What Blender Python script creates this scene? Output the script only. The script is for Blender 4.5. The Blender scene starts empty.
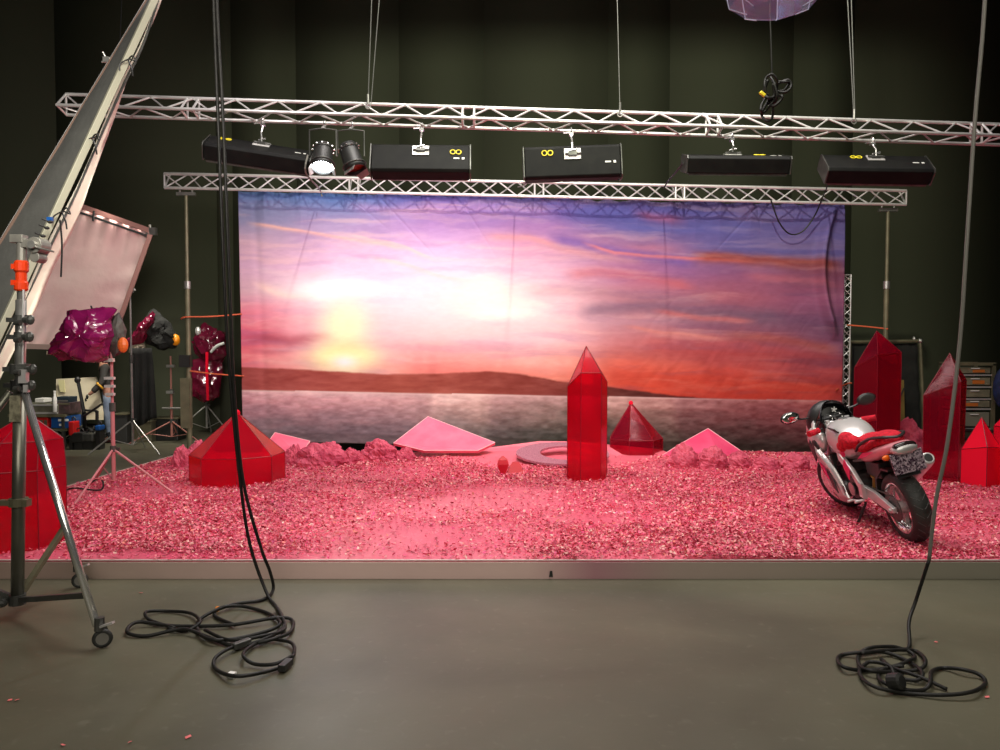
import bpy, math, random
import numpy as np
from mathutils import Vector, Matrix, Euler
random.seed(7); RNG = np.random.default_rng(11)
C = bpy.context.scene.collection
S = bpy.context.scene
PI = math.pi
# ---------------------------------------------------------------- camera, world, lights, exposure
F = 780.0; CAMH = 1.85; PITCH = math.atan(30/780)
cd = bpy.data.cameras.new('camera'); cam = bpy.data.objects.new('camera', cd); C.objects.link(cam)
cd.lens = F/1000*36; cd.sensor_width = 36; cam.location = (0, 0, CAMH); cam.rotation_euler = (PI/2-PITCH, 0, 0)
S.camera = cam
w = bpy.data.worlds.new('world'); S.world = w; w.use_nodes = True
w.node_tree.nodes['Background'].inputs[0].default_value = (.75, .78, .66, 1)
w.node_tree.nodes['Background'].inputs[1].default_value = .05
S.view_settings.view_transform = 'Standard'; S.view_settings.look = 'None'; S.view_settings.gamma = 1
S.view_settings.use_curve_mapping = False; S.view_settings.exposure = 0.0

def aim(o, tgt):
    o.rotation_euler = (Vector(tgt)-o.location).to_track_quat('-Z', 'Y').to_euler()
def area(name, loc, tgt, sx, sy, power, col, spread=180):
    l = bpy.data.lights.new(name, 'AREA'); l.shape = 'RECTANGLE'; l.size = sx; l.size_y = sy; l.energy = power; l.color = col
    l.spread = math.radians(spread)
    o = bpy.data.objects.new(name, l); C.objects.link(o); o.location = loc; aim(o, tgt); return o
def spot(name, loc, tgt, power, col, ang, blend=.6, size=.15):
    l = bpy.data.lights.new(name, 'SPOT'); l.energy = power; l.color = col; l.spot_size = math.radians(ang); l.spot_blend = blend
    l.shadow_soft_size = size
    o = bpy.data.objects.new(name, l); C.objects.link(o); o.location = loc; aim(o, tgt); return o
area('ceiling_bank_light', (1.0, 8.0, 8.6), (1.0, 8.6, 0), 7, 4, 470, (1, .93, .90), 120)
area('house_light', (2.0, 1.0, 7.5), (2.0, 5.2, 0), 6, 3, 120, (1, .96, .80), 150)
area('front_fill_light', (-1.0, -2.0, 5.5), (0, 9, .8), 5, 2.5, 120, (1, .93, .84), 120)
spot('drop_key_light', (-3.2, 6.0, 6.4), (-2.5, 13, 2.7), 290, (1, .90, .93), 40, 1.0)
spot('drop_second_light', (0, 6.0, 6.4), (-.4, 13, 3.0), 25, (1, .92, .88), 30, 1.0)
spot('back_wall_light', (1.0, 4.0, 9.5), (1.4, 17, 4.2), 3300, (.97, 1, .76), 76, .7)
area('added_corner_fill', (-6.3, 13.5, 4.4), (-7.3, 14.5, .6), 1.0, .5, 60, (1, .96, .84), 100)  # unseen fill added to lift the dim back-left clutter
area('added_side_fill', (-1.5, 2.5, 4.6), (-6.5, 9.5, 3.2), 1.6, 1.2, 90, (1, .95, .85), 70)  # extra lamp, added only to brighten the leaning reflectors
# five soft lights on the upper truss wash the drop (see fixtures)

# ---------------------------------------------------------------- helpers
def P(px, py, Y):
    u = (px-500)/F; v = (375-py)/F
    d = Vector((u, math.cos(PITCH)+v*math.sin(PITCH), -math.sin(PITCH)+v*math.cos(PITCH)))
    k = Y/d.y
    return Vector((d.x*k, Y, CAMH+d.z*k))
def G(px, py, z=0.0):
    u = (px-500)/F; v = (375-py)/F
    d = Vector((u, math.cos(PITCH)+v*math.sin(PITCH), -math.sin(PITCH)+v*math.cos(PITCH)))
    k = (z-CAMH)/d.z
    return Vector((d.x*k, d.y*k, z))
PH = 0.144   # top of the stage platform
def tag(o, label=None, cat=None, group=None, kind=None):
    if label: o['label'] = label
    if cat: o['category'] = cat
    if group: o['group'] = group
    if kind: o['kind'] = kind
    return o
def empty(name, loc, label, cat, group=None, rot=(0, 0, 0)):
    o = bpy.data.objects.new(name, None); C.objects.link(o); o.location = loc; o.rotation_euler = rot; o.empty_display_size = .1
    return tag(o, label, cat, group)
def copy_tree(o, parent=None):
    c = o.copy(); C.objects.link(c)
    if parent: c.parent = parent
    for ch in list(o.children): copy_tree(ch, c)
    return c
def rootloc(p):
    while p.parent: p = p.parent
    return p.location.copy()
class MB:
    def __init__(s): s.v = []; s.f = []
    def add(s, vs, fs, M=None):
        b = len(s.v)
        for q in vs:
            q = Vector(q); s.v.append(M @ q if M else q)
        s.f += [tuple(b+i for i in f) for f in fs]; return s
    def box(s, c, d, M=None, rot=None):
        x, y, z = d[0]/2, d[1]/2, d[2]/2
        vs = [Vector(p) for p in ((-x,-y,-z),(x,-y,-z),(x,y,-z),(-x,y,-z),(-x,-y,z),(x,-y,z),(x,y,z),(-x,y,z))]
        if rot: R = Euler(rot).to_matrix(); vs = [R @ q for q in vs]
        return s.add([q+Vector(c) for q in vs], [(3,2,1,0),(4,5,6,7),(0,1,5,4),(1,2,6,5),(2,3,7,6),(3,0,4,7)], M)
    def beam(s, a, b, wd, h):
        a = Vector(a); b = Vector(b); t = (b-a).normalized(); up = Vector((0,0,1)) if abs(t.z) < .95 else Vector((0,1,0))
        sd = t.cross(up).normalized(); up = sd.cross(t)
        vs = []
        for p in (a, b):
            for i, j in ((-1,-1),(1,-1),(1,1),(-1,1)): vs.append(p+sd*i*wd/2+up*j*h/2)
        return s.add(vs, [(0,1,2,3),(7,6,5,4),(0,4,5,1),(1,5,6,2),(2,6,7,3),(3,7,4,0)])
    def tube(s, pts, r, n=8, cap=True, r2=None):
        pts = [Vector(p) for p in pts]; m = len(pts); b = len(s.v)
        t = (pts[1]-pts[0]).normalized(); nrm = t.orthogonal().normalized()
        for i, p in enumerate(pts):
            tt = (pts[min(i+1, m-1)]-pts[max(i-1, 0)])
            if tt.length < 1e-9: tt = t
            tt.normalize(); q = t.rotation_difference(tt); nrm = q @ nrm; t = tt; bn = t.cross(nrm)
            rr = r if r2 is None else r+(r2-r)*i/(m-1)
            if isinstance(r, (list, tuple)): rr = r[i]
            for k in range(n):
                a = 2*PI*k/n; s.v.append(p+(nrm*math.cos(a)+bn*math.sin(a))*rr)
        for i in range(m-1):
            for k in range(n):
                k2 = (k+1) % n; s.f.append((b+i*n+k, b+i*n+k2, b+(i+1)*n+k2, b+(i+1)*n+k))
        if cap: s.f.append(tuple(b+k for k in range(n))[::-1]); s.f.append(tuple(b+(m-1)*n+k for k in range(n)))
        return s
    def cyl(s, a, b, r, n=12, r2=None): return s.tube([a, b], r, n, True, r2)
    def lathe(s, prof, c=(0,0,0), axis=(0,0,1), n=24, close=False):
        ax = Vector(axis).normalized(); e1 = ax.orthogonal().normalized(); e2 = ax.cross(e1); c = Vector(c); b = len(s.v); m = len(prof)
        for r, h in prof:
            for k in range(n):
                a = 2*PI*k/n; s.v.append(c+ax*h+(e1*math.cos(a)+e2*math.sin(a))*max(r, 1e-4))
        for i in range(m if close else m-1):
            j = (i+1) % m
            for k in range(n): k2 = (k+1) % n; s.f.append((b+i*n+k, b+i*n+k2, b+j*n+k2, b+j*n+k))
        if not close:
            s.f.append(tuple(b+k for k in range(n))[::-1]); s.f.append(tuple(b+(m-1)*n+k for k in range(n)))
        return s
    def torus(s, c, axis, R, r, n=28, m=8, sq=1.0):
        return s.lathe([(R+r*math.cos(2*PI*k/m), r*sq*math.sin(2*PI*k/m)) for k in range(m)], c, axis, n, True)
    def ell(s, c, d, n=16, m=10, M=None):
        b = len(s.v); vs = []; fs = []
        for i in range(m+1):
            th = PI*i/m
            for k in range(n):
                a = 2*PI*k/n; vs.append(Vector((d[0]*math.sin(th)*math.cos(a), d[1]*math.sin(th)*math.sin(a), d[2]*math.cos(th)))+Vector(c))
        for i in range(m):
            for k in range(n): k2 = (k+1) % n; fs.append((i*n+k, (i+1)*n+k, (i+1)*n+k2, i*n+k2))
        return s.add(vs, fs, M)
    def prism(s, outline, dvec):
        o = [Vector(p) for p in outline]; d = Vector(dvec); n = len(o)
        return s.add(o+[p+d for p in o], [tuple(range(n))[::-1], tuple(range(n, 2*n))]+[(i, (i+1) % n, (i+1) % n+n, i+n) for i in range(n)])
    def loft(s, rings, cap=True):
        n = len(rings[0]); b = len(s.v)
        for r in rings: s.v += [Vector(p) for p in r]
        for i in range(len(rings)-1):
            for k in range(n): k2 = (k+1) % n; s.f.append((b+i*n+k, b+i*n+k2, b+(i+1)*n+k2, b+(i+1)*n+k))
        if cap: s.f.append(tuple(b+k for k in range(n))[::-1]); s.f.append(tuple(b+(len(rings)-1)*n+k for k in range(n)))
        return s
    def build(s, name, mat, parent=None, local=False, smooth=False, base=None, bevel=0, label=None, sub=0, solid=0):
        if parent is not None: off = Vector((0,0,0)) if local else rootloc(parent)
        else:
            if base is None:
                xs = [q.x for q in s.v]; ys = [q.y for q in s.v]; zs = [q.z for q in s.v]
                base = ((min(xs)+max(xs))/2, (min(ys)+max(ys))/2, min(zs))
            off = Vector(base)
        me = bpy.data.meshes.new(name); me.from_pydata([tuple(q-off) for q in s.v], [], s.f); me.validate(); me.update()
        o = bpy.data.objects.new(name, me); C.objects.link(o); me.materials.append(mat)
        if parent is not None: o.parent = parent
        else: o.location = off
        if smooth: me.shade_smooth()
        if bevel:
            m = o.modifiers.new('bevel', 'BEVEL'); m.width = bevel; m.segments = 2; m.limit_method = 'ANGLE'
        if sub:
            m = o.modifiers.new('sub', 'SUBSURF'); m.levels = sub; m.render_levels = sub
        if solid:
            m = o.modifiers.new('solid', 'SOLIDIFY'); m.thickness = solid
        if label: o['label'] = label
        return o
def spline(pts, k=8):
    pts = [Vector(p) for p in pts]; out = []
    for i in range(len(pts)-1):
        p0 = pts[max(i-1, 0)]; p1 = pts[i]; p2 = pts[i+1]; p3 = pts[min(i+2, len(pts)-1)]
        for j in range(k):
            t = j/k
            out.append(.5*((2*p1)+(p2-p0)*t+(2*p0-5*p1+4*p2-p3)*t*t+(3*p1-p0-3*p2+p3)*t**3))
    out.append(pts[-1]); return out
def srgb(r, g, b):
    f = lambda c: (c/255/12.92) if c <= 10 else ((c/255+.055)/1.055)**2.4
    return (f(r), f(g), f(b), 1)
def mat(name, col, rough=.5, metal=0, noise=None, nscale=8, bump=0, bscale=30, spec=.5, sheen=0):
    m = bpy.data.materials.new(name); m.use_nodes = True; nt = m.node_tree; b = nt.nodes['Principled BSDF']
    b.inputs['Base Color'].default_value = col; b.inputs['Roughness'].default_value = rough; b.inputs['Metallic'].default_value = metal
    b.inputs['Specular IOR Level'].default_value = spec
    tc = nt.nodes.new('ShaderNodeTexCoord')
    if noise is not None:
        n = nt.nodes.new('ShaderNodeTexNoise'); n.inputs['Scale'].default_value = nscale; n.inputs['Detail'].default_value = 6
        nt.links.new(tc.outputs['Object'], n.inputs['Vector'])
        r = nt.nodes.new('ShaderNodeValToRGB'); r.color_ramp.elements[0].position = .35; r.color_ramp.elements[1].position = .65
        r.color_ramp.elements[0].color = col; r.color_ramp.elements[1].color = noise
        nt.links.new(n.outputs[0], r.inputs[0]); nt.links.new(r.outputs[0], b.inputs['Base Color'])
    if bump:
        n2 = nt.nodes.new('ShaderNodeTexNoise'); n2.inputs['Scale'].default_value = bscale; n2.inputs['Detail'].default_value = 5
        nt.links.new(tc.outputs['Object'], n2.inputs['Vector'])
        bp = nt.nodes.new('ShaderNodeBump'); bp.inputs['Strength'].default_value = bump; bp.inputs['Distance'].default_value = .02
        nt.links.new(n2.outputs[0], bp.inputs['Height']); nt.links.new(bp.outputs[0], b.inputs['Normal'])
    return m
def attr_mat(name, rough=.7, spec=.3, bump=0, bscale=40, trans=0):
    m = mat(name, (1,1,1,1), rough, 0, None, 8, bump, bscale, spec); nt = m.node_tree; b = nt.nodes['Principled BSDF']
    a = nt.nodes.new('ShaderNodeAttribute'); a.attribute_name = 'paint'; nt.links.new(a.outputs['Color'], b.inputs['Base Color'])
    return m
def film(name, col, tcol, transp=.35, gloss=.12, rough=.08, diff=.25, fk=1.0):
    """thin coloured plastic film: part see-through, part glowing through, part shiny"""
    m = bpy.data.materials.new(name); m.use_nodes = True; nt = m.node_tree; N = nt.nodes; L = nt.links; N.clear()
    out = N.new('ShaderNodeOutputMaterial'); tr = N.new('ShaderNodeBsdfTransparent'); tr.inputs[0].default_value = tcol
    tl = N.new('ShaderNodeBsdfTranslucent'); tl.inputs[0].default_value = col
    df = N.new('ShaderNodeBsdfDiffuse'); df.inputs[0].default_value = col
    gl = N.new('ShaderNodeBsdfGlossy'); gl.inputs['Roughness'].default_value = rough; gl.inputs[0].default_value = (1, .9, .92, 1)
    tc = N.new('ShaderNodeTexCoord'); nz = N.new('ShaderNodeTexNoise'); nz.inputs['Scale'].default_value = 3; L.new(tc.outputs['Object'], nz.inputs['Vector'])
    bp = N.new('ShaderNodeBump'); bp.inputs['Strength'].default_value = .15; bp.inputs['Distance'].default_value = .03; L.new(nz.outputs[0], bp.inputs['Height'])
    L.new(bp.outputs[0], gl.inputs['Normal'])
    m1 = N.new('ShaderNodeMixShader'); m1.inputs[0].default_value = diff; L.new(tl.outputs[0], m1.inputs[1]); L.new(df.outputs[0], m1.inputs[2])
    m2 = N.new('ShaderNodeMixShader'); m2.inputs[0].default_value = transp; L.new(m1.outputs[0], m2.inputs[1]); L.new(tr.outputs[0], m2.inputs[2])
    fr = N.new('ShaderNodeFresnel'); fr.inputs[0].default_value = 1.5
    mt = N.new('ShaderNodeMath'); mt.operation = 'MULTIPLY_ADD'; mt.inputs[1].default_value = fk; mt.inputs[2].default_value = gloss; mt.use_clamp = True; L.new(fr.outputs[0], mt.inputs[0])
    m3 = N.new('ShaderNodeMixShader'); L.new(mt.outputs[0], m3.inputs[0]); L.new(m2.outputs[0], m3.inputs[1]); L.new(gl.outputs[0], m3.inputs[2])
    L.new(m3.outputs[0], out.inputs[0]); return m
def emis(name, col, st):
    m = bpy.data.materials.new(name); m.use_nodes = True; b = m.node_tree.nodes['Principled BSDF']
    b.inputs['Base Color'].default_value = col; b.inputs['Emission Color'].default_value = col; b.inputs['Emission Strength'].default_value = st; return m

M = {}
M['alu'] = mat('brushed_aluminium', (.72,.70,.68,1), .38, .55, (.60,.58,.57,1), 5)
M['steel'] = mat('steel', (.50,.49,.46,1), .32, .8, (.36,.35,.33,1), 9)
M['dsteel'] = mat('dark_steel', (.07,.07,.065,1), .4, .6, (.12,.12,.11,1), 9)
M['chrome'] = mat('chrome', (.78,.77,.76,1), .18, .85)
M['black'] = mat('black_paint', (.012,.012,.012,1), .45, 0, (.02,.02,.018,1), 6)
M['rubber'] = mat('black_rubber', (.016,.016,.014,1), .6, 0, (.03,.03,.026,1), 12, .2, 40)
M['cable'] = mat('cable_rubber', (.009,.009,.008,1), .5, 0, (.016,.015,.013,1), 20, spec=.25)
M['cablegrey'] = mat('grey_cable', (.17,.16,.14,1), .5)
M['wire'] = mat('steel_wire', (.16,.16,.15,1), .4, .4)
M['duv'] = mat('black_cloth', (.008,.008,.007,1), .95, 0, (.014,.014,.012,1), 6, .4, 20)
M['orange'] = mat('orange_plastic', srgb(215,60,20), .35)
M['orangestrap'] = mat('orange_strap', srgb(190,85,50), .7)
M['amber'] = mat('amber_plastic', srgb(225,135,20), .35)
M['yellow'] = mat('yellow_marking', srgb(235,215,40), .5)
M['white'] = mat('white_plastic', (.75,.74,.70,1), .5)
M['redplastic'] = mat('red_plastic', srgb(190,25,25), .4)
M['blueplastic'] = mat('blue_plastic', srgb(20,75,140), .4)
M['cream'] = mat('cream_board', srgb(200,190,165), .7, 0, srgb(190,178,150), 3)
M['grime'] = mat('olive_metal', srgb(120,115,90), .5, .3, srgb(95,92,72), 4)

# ---------------------------------------------------------------- numpy noise for painted and scattered things
def vnoise(x, y, seed=0):
    xi = np.floor(x).astype(np.int64); yi = np.floor(y).astype(np.int64); fx = x-xi; fy = y-yi
    fx = fx*fx*(3-2*fx); fy = fy*fy*(3-2*fy)
    def h(a, b):
        n = (a*374761393+b*668265263+seed*982451653) & 0x7fffffff; n = ((n ^ (n >> 13))*1274126177) & 0x7fffffff
        return ((n ^ (n >> 16)) & 0xffff)/65535.0
    return (h(xi,yi)*(1-fx)+h(xi+1,yi)*fx)*(1-fy)+(h(xi,yi+1)*(1-fx)+h(xi+1,yi+1)*fx)*fy
def fbm(x, y, seed=0, o=4):
    a = .5; t = 0; s = 0
    for i in range(o): t = t+a*vnoise(x*2**i, y*2**i, seed+i*17); s += a; a *= .5
    return t/s
def fast_mesh(name, verts, quads, mat, cols=None, smooth=True):
    me = bpy.data.meshes.new(name); nv = len(verts); nf = len(quads); k = quads.shape[1]
    me.vertices.add(nv); me.vertices.foreach_set('co', verts.astype(np.float32).ravel())
    me.loops.add(nf*k); me.loops.foreach_set('vertex_index', quads.astype(np.int32).ravel())
    me.polygons.add(nf); me.polygons.foreach_set('loop_start', np.arange(0, nf*k, k, dtype=np.int32)); me.update(calc_edges=True)
    if cols is not None:
        a = me.color_attributes.new('paint', 'FLOAT_COLOR', 'POINT'); c4 = np.ones((nv, 4), np.float32); c4[:, :3] = cols; a.data.foreach_set('color', c4.ravel())
    me.materials.append(mat); me.validate()
    if smooth: me.shade_smooth()
    o = bpy.data.objects.new(name, me); C.objects.link(o); return o
def lin(c):
    c = np.asarray(c, float)/255; return np.where(c <= .04045, c/12.92, ((c+.055)/1.055)**2.4)

# ================================================================= THE ROOM
def floor_material():
    m = bpy.data.materials.new('sealed_concrete'); m.use_nodes = True; nt = m.node_tree; b = nt.nodes['Principled BSDF']; L = nt.links
    tc = nt.nodes.new('ShaderNodeTexCoord')
    def nz(sc, det, dist=0):
        n = nt.nodes.new('ShaderNodeTexNoise'); n.inputs['Scale'].default_value = sc; n.inputs['Detail'].default_value = det; n.inputs['Distortion'].default_value = dist
        L.new(tc.outputs['Object'], n.inputs['Vector']); return n
    n1 = nz(.55, 6, .6); r1 = nt.nodes.new('ShaderNodeValToRGB'); e = r1.color_ramp.elements
    e[0].position = .3; e[0].color = (.064, .060, .038, 1); e[1].position = .7; e[1].color = (.122, .115, .074, 1); L.new(n1.outputs[0], r1.inputs[0])
    n2 = nz(14, 9, .4); r2 = nt.nodes.new('ShaderNodeValToRGB'); e = r2.color_ramp.elements
    e[0].position = .60; e[0].color = (0,0,0,1); e[1].position = 1.0; e[1].color = (1,1,1,1); L.new(n2.outputs[0], r2.inputs[0])
    mx = nt.nodes.new('ShaderNodeMixRGB'); mx.inputs[2].default_value = (.17,.16,.12,1); L.new(r2.outputs[0], mx.inputs[0]); L.new(r1.outputs[0], mx.inputs[1])
    L.new(mx.outputs[0], b.inputs['Base Color'])
    n3 = nz(2.2, 5); r3 = nt.nodes.new('ShaderNodeMapRange'); r3.inputs[3].default_value = .34; r3.inputs[4].default_value = .52; L.new(n3.outputs[0], r3.inputs[0])
    L.new(r3.outputs[0], b.inputs['Roughness'])
    bp = nt.nodes.new('ShaderNodeBump'); bp.inputs['Strength'].default_value = .12; bp.inputs['Distance'].default_value = .02
    n4 = nz(5, 4); L.new(n4.outputs[0], bp.inputs['Height']); L.new(bp.outputs[0], b.inputs['Normal']); return m
fl = MB().box((0, 7, -.1), (26, 24, .2)).build('floor', floor_material(), base=(0,0,0)); tag(fl, kind='structure')
M['wallm'] = attr_mat('black_painted_wall', .9, .1, .1, 6)
WY = 17.0
def back_wall():
    seams = [(-200, 0), (60, 1), (218, 0), (234, 1), (298, 2), (400, 1), (484, 3), (607, 1), (668, 3), (790, 1), (850, 3), (1010, 3), (1200, 1)]
    tone = [(.054,.058,.038), (.053,.057,.037), (.055,.059,.039), (.061,.065,.043)]
    vs = []; fs = []; cs = []
    for i, (px, t) in enumerate(seams):
        x0 = P(px, 300, WY).x if i else -13; x1 = P(seams[i+1][0], 300, WY).x if i < len(seams)-1 else 13
        d = .0
        b = len(vs); vs += [(x0, WY-d, 0), (x1, WY-d, 0), (x1, WY-d, 11), (x0, WY-d, 11), (x0, WY+.15, 0), (x1, WY+.15, 0), (x1, WY+.15, 11), (x0, WY+.15, 11)]
        fs += [(b, b+1, b+2, b+3), (b+5, b+4, b+7, b+6), (b+4, b, b+3, b+7), (b+1, b+5, b+6, b+2)]; cs += [tone[t]]*8
    o = fast_mesh('wall_back', np.array(vs), np.array(fs), M['wallm'], np.array(cs), False); tag(o, kind='structure')
back_wall()
M['wallside'] = mat('black_side_wall', (.02,.022,.015,1), .85, 0, (.03,.032,.02,1), .8)
tag(MB().box((-12.6, 7, 5.5), (.2, 24, 11)).build('wall_left', M['wallside']), kind='structure')
tag(MB().box((12.6, 7, 5.5), (.2, 24, 11)).build('wall_right', M['wallside']), kind='structure')
tag(MB().box((0, 7, 11.1), (26, 24, .2)).build('ceiling', M['wallside']), kind='structure')

tag(MB().box((0, 7, 10.12), (24, .4, 1.75)).build('light_blocker_1', M['wallside']), kind='structure')   # unseen beam added to shade the top of the back wall

# ================================================================= STAGE PLATFORM
FY = 6.13
def platform():
    r = empty('stage_platform', (1, FY, 0), 'low pink painted stage platform with a bare grey front riser strip', 'stage')
    m = mat('pink_gloss_paint', srgb(226,112,132), .3, 0, srgb(214,84,112), .7, .25, 30)
    out = [(-5.45, FY), (9.5, FY), (9.5, 12.4), (-5.0, 12.4)]
    MB().prism([(x, y, .012) for x, y in out], (0, 0, PH-.012)).build('deck', m, r)
    g = mat('riser_painted_reflections', (.42,.33,.30,1), .4, .1, (.50,.44,.38,1), 1.2, .15, 12)
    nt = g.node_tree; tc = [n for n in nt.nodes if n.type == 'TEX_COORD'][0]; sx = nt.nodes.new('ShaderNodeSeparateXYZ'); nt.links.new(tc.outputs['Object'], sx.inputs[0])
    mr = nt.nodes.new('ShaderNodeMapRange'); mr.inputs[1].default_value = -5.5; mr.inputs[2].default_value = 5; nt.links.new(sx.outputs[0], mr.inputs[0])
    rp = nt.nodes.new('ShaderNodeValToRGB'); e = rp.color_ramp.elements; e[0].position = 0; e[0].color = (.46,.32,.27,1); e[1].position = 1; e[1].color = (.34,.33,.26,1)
    for p_, c_ in ((.12,(.60,.46,.40,1)), (.30,(.90,.66,.62,1)), (.45,(.85,.62,.58,1)), (.50,(.52,.27,.31,1)), (.56,(.47,.37,.33,1)), (.75,(.35,.33,.27,1))): x = e.new(p_); x.color = c_  # pink reflections of the set painted into the riser, greyer to the right
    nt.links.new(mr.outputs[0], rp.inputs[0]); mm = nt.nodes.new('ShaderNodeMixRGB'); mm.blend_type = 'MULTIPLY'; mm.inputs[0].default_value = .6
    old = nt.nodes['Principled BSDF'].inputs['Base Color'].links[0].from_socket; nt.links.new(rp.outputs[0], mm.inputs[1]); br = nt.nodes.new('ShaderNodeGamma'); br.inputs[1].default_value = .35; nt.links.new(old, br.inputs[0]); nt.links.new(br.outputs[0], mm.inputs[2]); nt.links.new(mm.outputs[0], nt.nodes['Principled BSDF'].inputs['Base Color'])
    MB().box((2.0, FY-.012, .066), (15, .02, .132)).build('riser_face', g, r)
    MB().box((2.0, FY+.0, PH+.001), (15, .022, .006)).build('edge_trim', mat('pale_edge', (.75,.62,.60,1), .3, .3), r)
    MB().beam((-5.48, 6.3, .10), (-5.03, 12.4, .10), .03, .085).build('side_board', mat('plywood_edge', srgb(200,170,160), .7), r)
    MB().prism([P(549, 577, FY-.03), P(553, 577, FY-.03), P(552.2, 571, FY-.03), P(550, 571, FY-.03)], (0, .006, 0)).build('dark_tab', M['black'], r)
platform()

def mulch():
    n = 300000
    Y = FY+.01+(12.25-FY)*RNG.random(n)**1.25
    X = -5.3+(14.2)*RNG.random(n)
    px = 500+X/Y*F
    py = 345+(CAMH-PH)/Y*F
    d = fbm(X*.9, Y*1.6, 3, 4)
    dens = np.clip((d-.40)*3.6, .10, .85)
    # bare patches, read from the photograph's ground plan
    def soft(cx, cy, rx, ry): return np.exp(-(((px-cx)/rx)**2+((py-cy)/ry)**2))
    dens = np.minimum(1, dens+.8*soft(220, 515, 200, 36)+.8*soft(720, 540, 210, 16)+.6*soft(740, 490, 160, 24))
    dens *= 1-.93*soft(420, 538, 115, 24); dens *= 1-.75*soft(450, 505, 120, 12); dens *= 1-.9*soft(150, 490, 60, 10); dens *= 1-.8*soft(330, 490, 60, 5)
    dens *= 1-.95*soft(600, 522, 45, 8); dens *= 1-.7*soft(500, 490, 70, 6)
    dens *= np.where(Y < FY+.22, np.where(X > .2, 1, .25), 1)
    # the ramp board stays bare
    rb = py < np.interp(px, [400,405,450,500,540,600,640,672,676], [440,457,457,461,467,468,462,456,440]); dens = np.where(rb, dens*.04, dens)
    keep = (RNG.random(n) < dens) & (px > -160) & (px < 1160) & (X > -5.35+(Y-FY)*.07); X = X[keep]; Y = Y[keep]; n = len(X)
    px = px[keep]
    heap = .05*np.clip(fbm(X*1.3, Y*1.3, 9, 3)-.45, 0, 1)*4*RNG.random(n)
    Z = PH+.004+RNG.random(n)*.016+heap*.6
    s = (.006+.011*RNG.random(n)**2)
    # each flake is a bent strip of two quads
    a = RNG.random(n)*2*PI; tilt = RNG.normal(0, .38, n); roll = RNG.normal(0, .38, n); curl = RNG.normal(0, .5, n)
    loc = np.array([(-1,-.6,0),(1,-.6,0),(-1.1,0,0),(1.1,0,0),(-.9,.7,0),(.9,.7,0)], float)
    pts = np.repeat(loc[None], n, 0)*s[:, None, None]
    bend = np.abs(loc[:, 1])[None, :]*curl[:, None]*s[:, None]; pts[:, :, 2] += bend+0
    def rot(p, ang, i, j):
        c = np.cos(ang)[:, None]; si = np.sin(ang)[:, None]; u = p[:, :, i].copy(); v = p[:, :, j].copy(); p[:, :, i] = u*c-v*si; p[:, :, j] = u*si+v*c
    rot(pts, tilt, 1, 2); rot(pts, roll, 0, 2); rot(pts, a, 0, 1)
    pts[:, :, 0] += X[:, None]; pts[:, :, 1] += Y[:, None]
    low = pts[:, :, 2].min(1); pts[:, :, 2] += (Z-np.minimum(low, 0)*.8)[:, None]
    pal = lin(np.array([(240,150,156),(234,124,138),(226,100,122),(216,76,104),(202,54,84),(165,34,60),(246,188,176),(236,134,120),(226,84,132)]))
    pr = np.array([.13,.17,.18,.17,.14,.10,.07,.04,.06]); ci = RNG.choice(len(pal), n, p=pr/pr.sum())
    col = np.repeat((pal[ci]*(.8+.35*RNG.random((n, 1))))[:, None], 6, 1).reshape(-1, 3)
    tint = np.repeat((.72+.56*fbm(X*1.7, Y*2.2, 61, 3))[:, None], 6, 1).reshape(-1, 1); col = np.clip(col*tint, 0, .9)
    b = np.arange(n)[:, None]*6
    q = np.concatenate([b+np.array([[0,1,3,2]]), b+np.array([[2,3,5,4]])])
    o = fast_mesh('petal_mulch', pts.reshape(-1, 3), q, attr_mat('pink_flakes', .55, .4), col, False)
    tag(o, 'loose layer of pink and red petal-like flakes strewn over the stage platform', 'petals', kind='stuff')
mulch()

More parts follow.
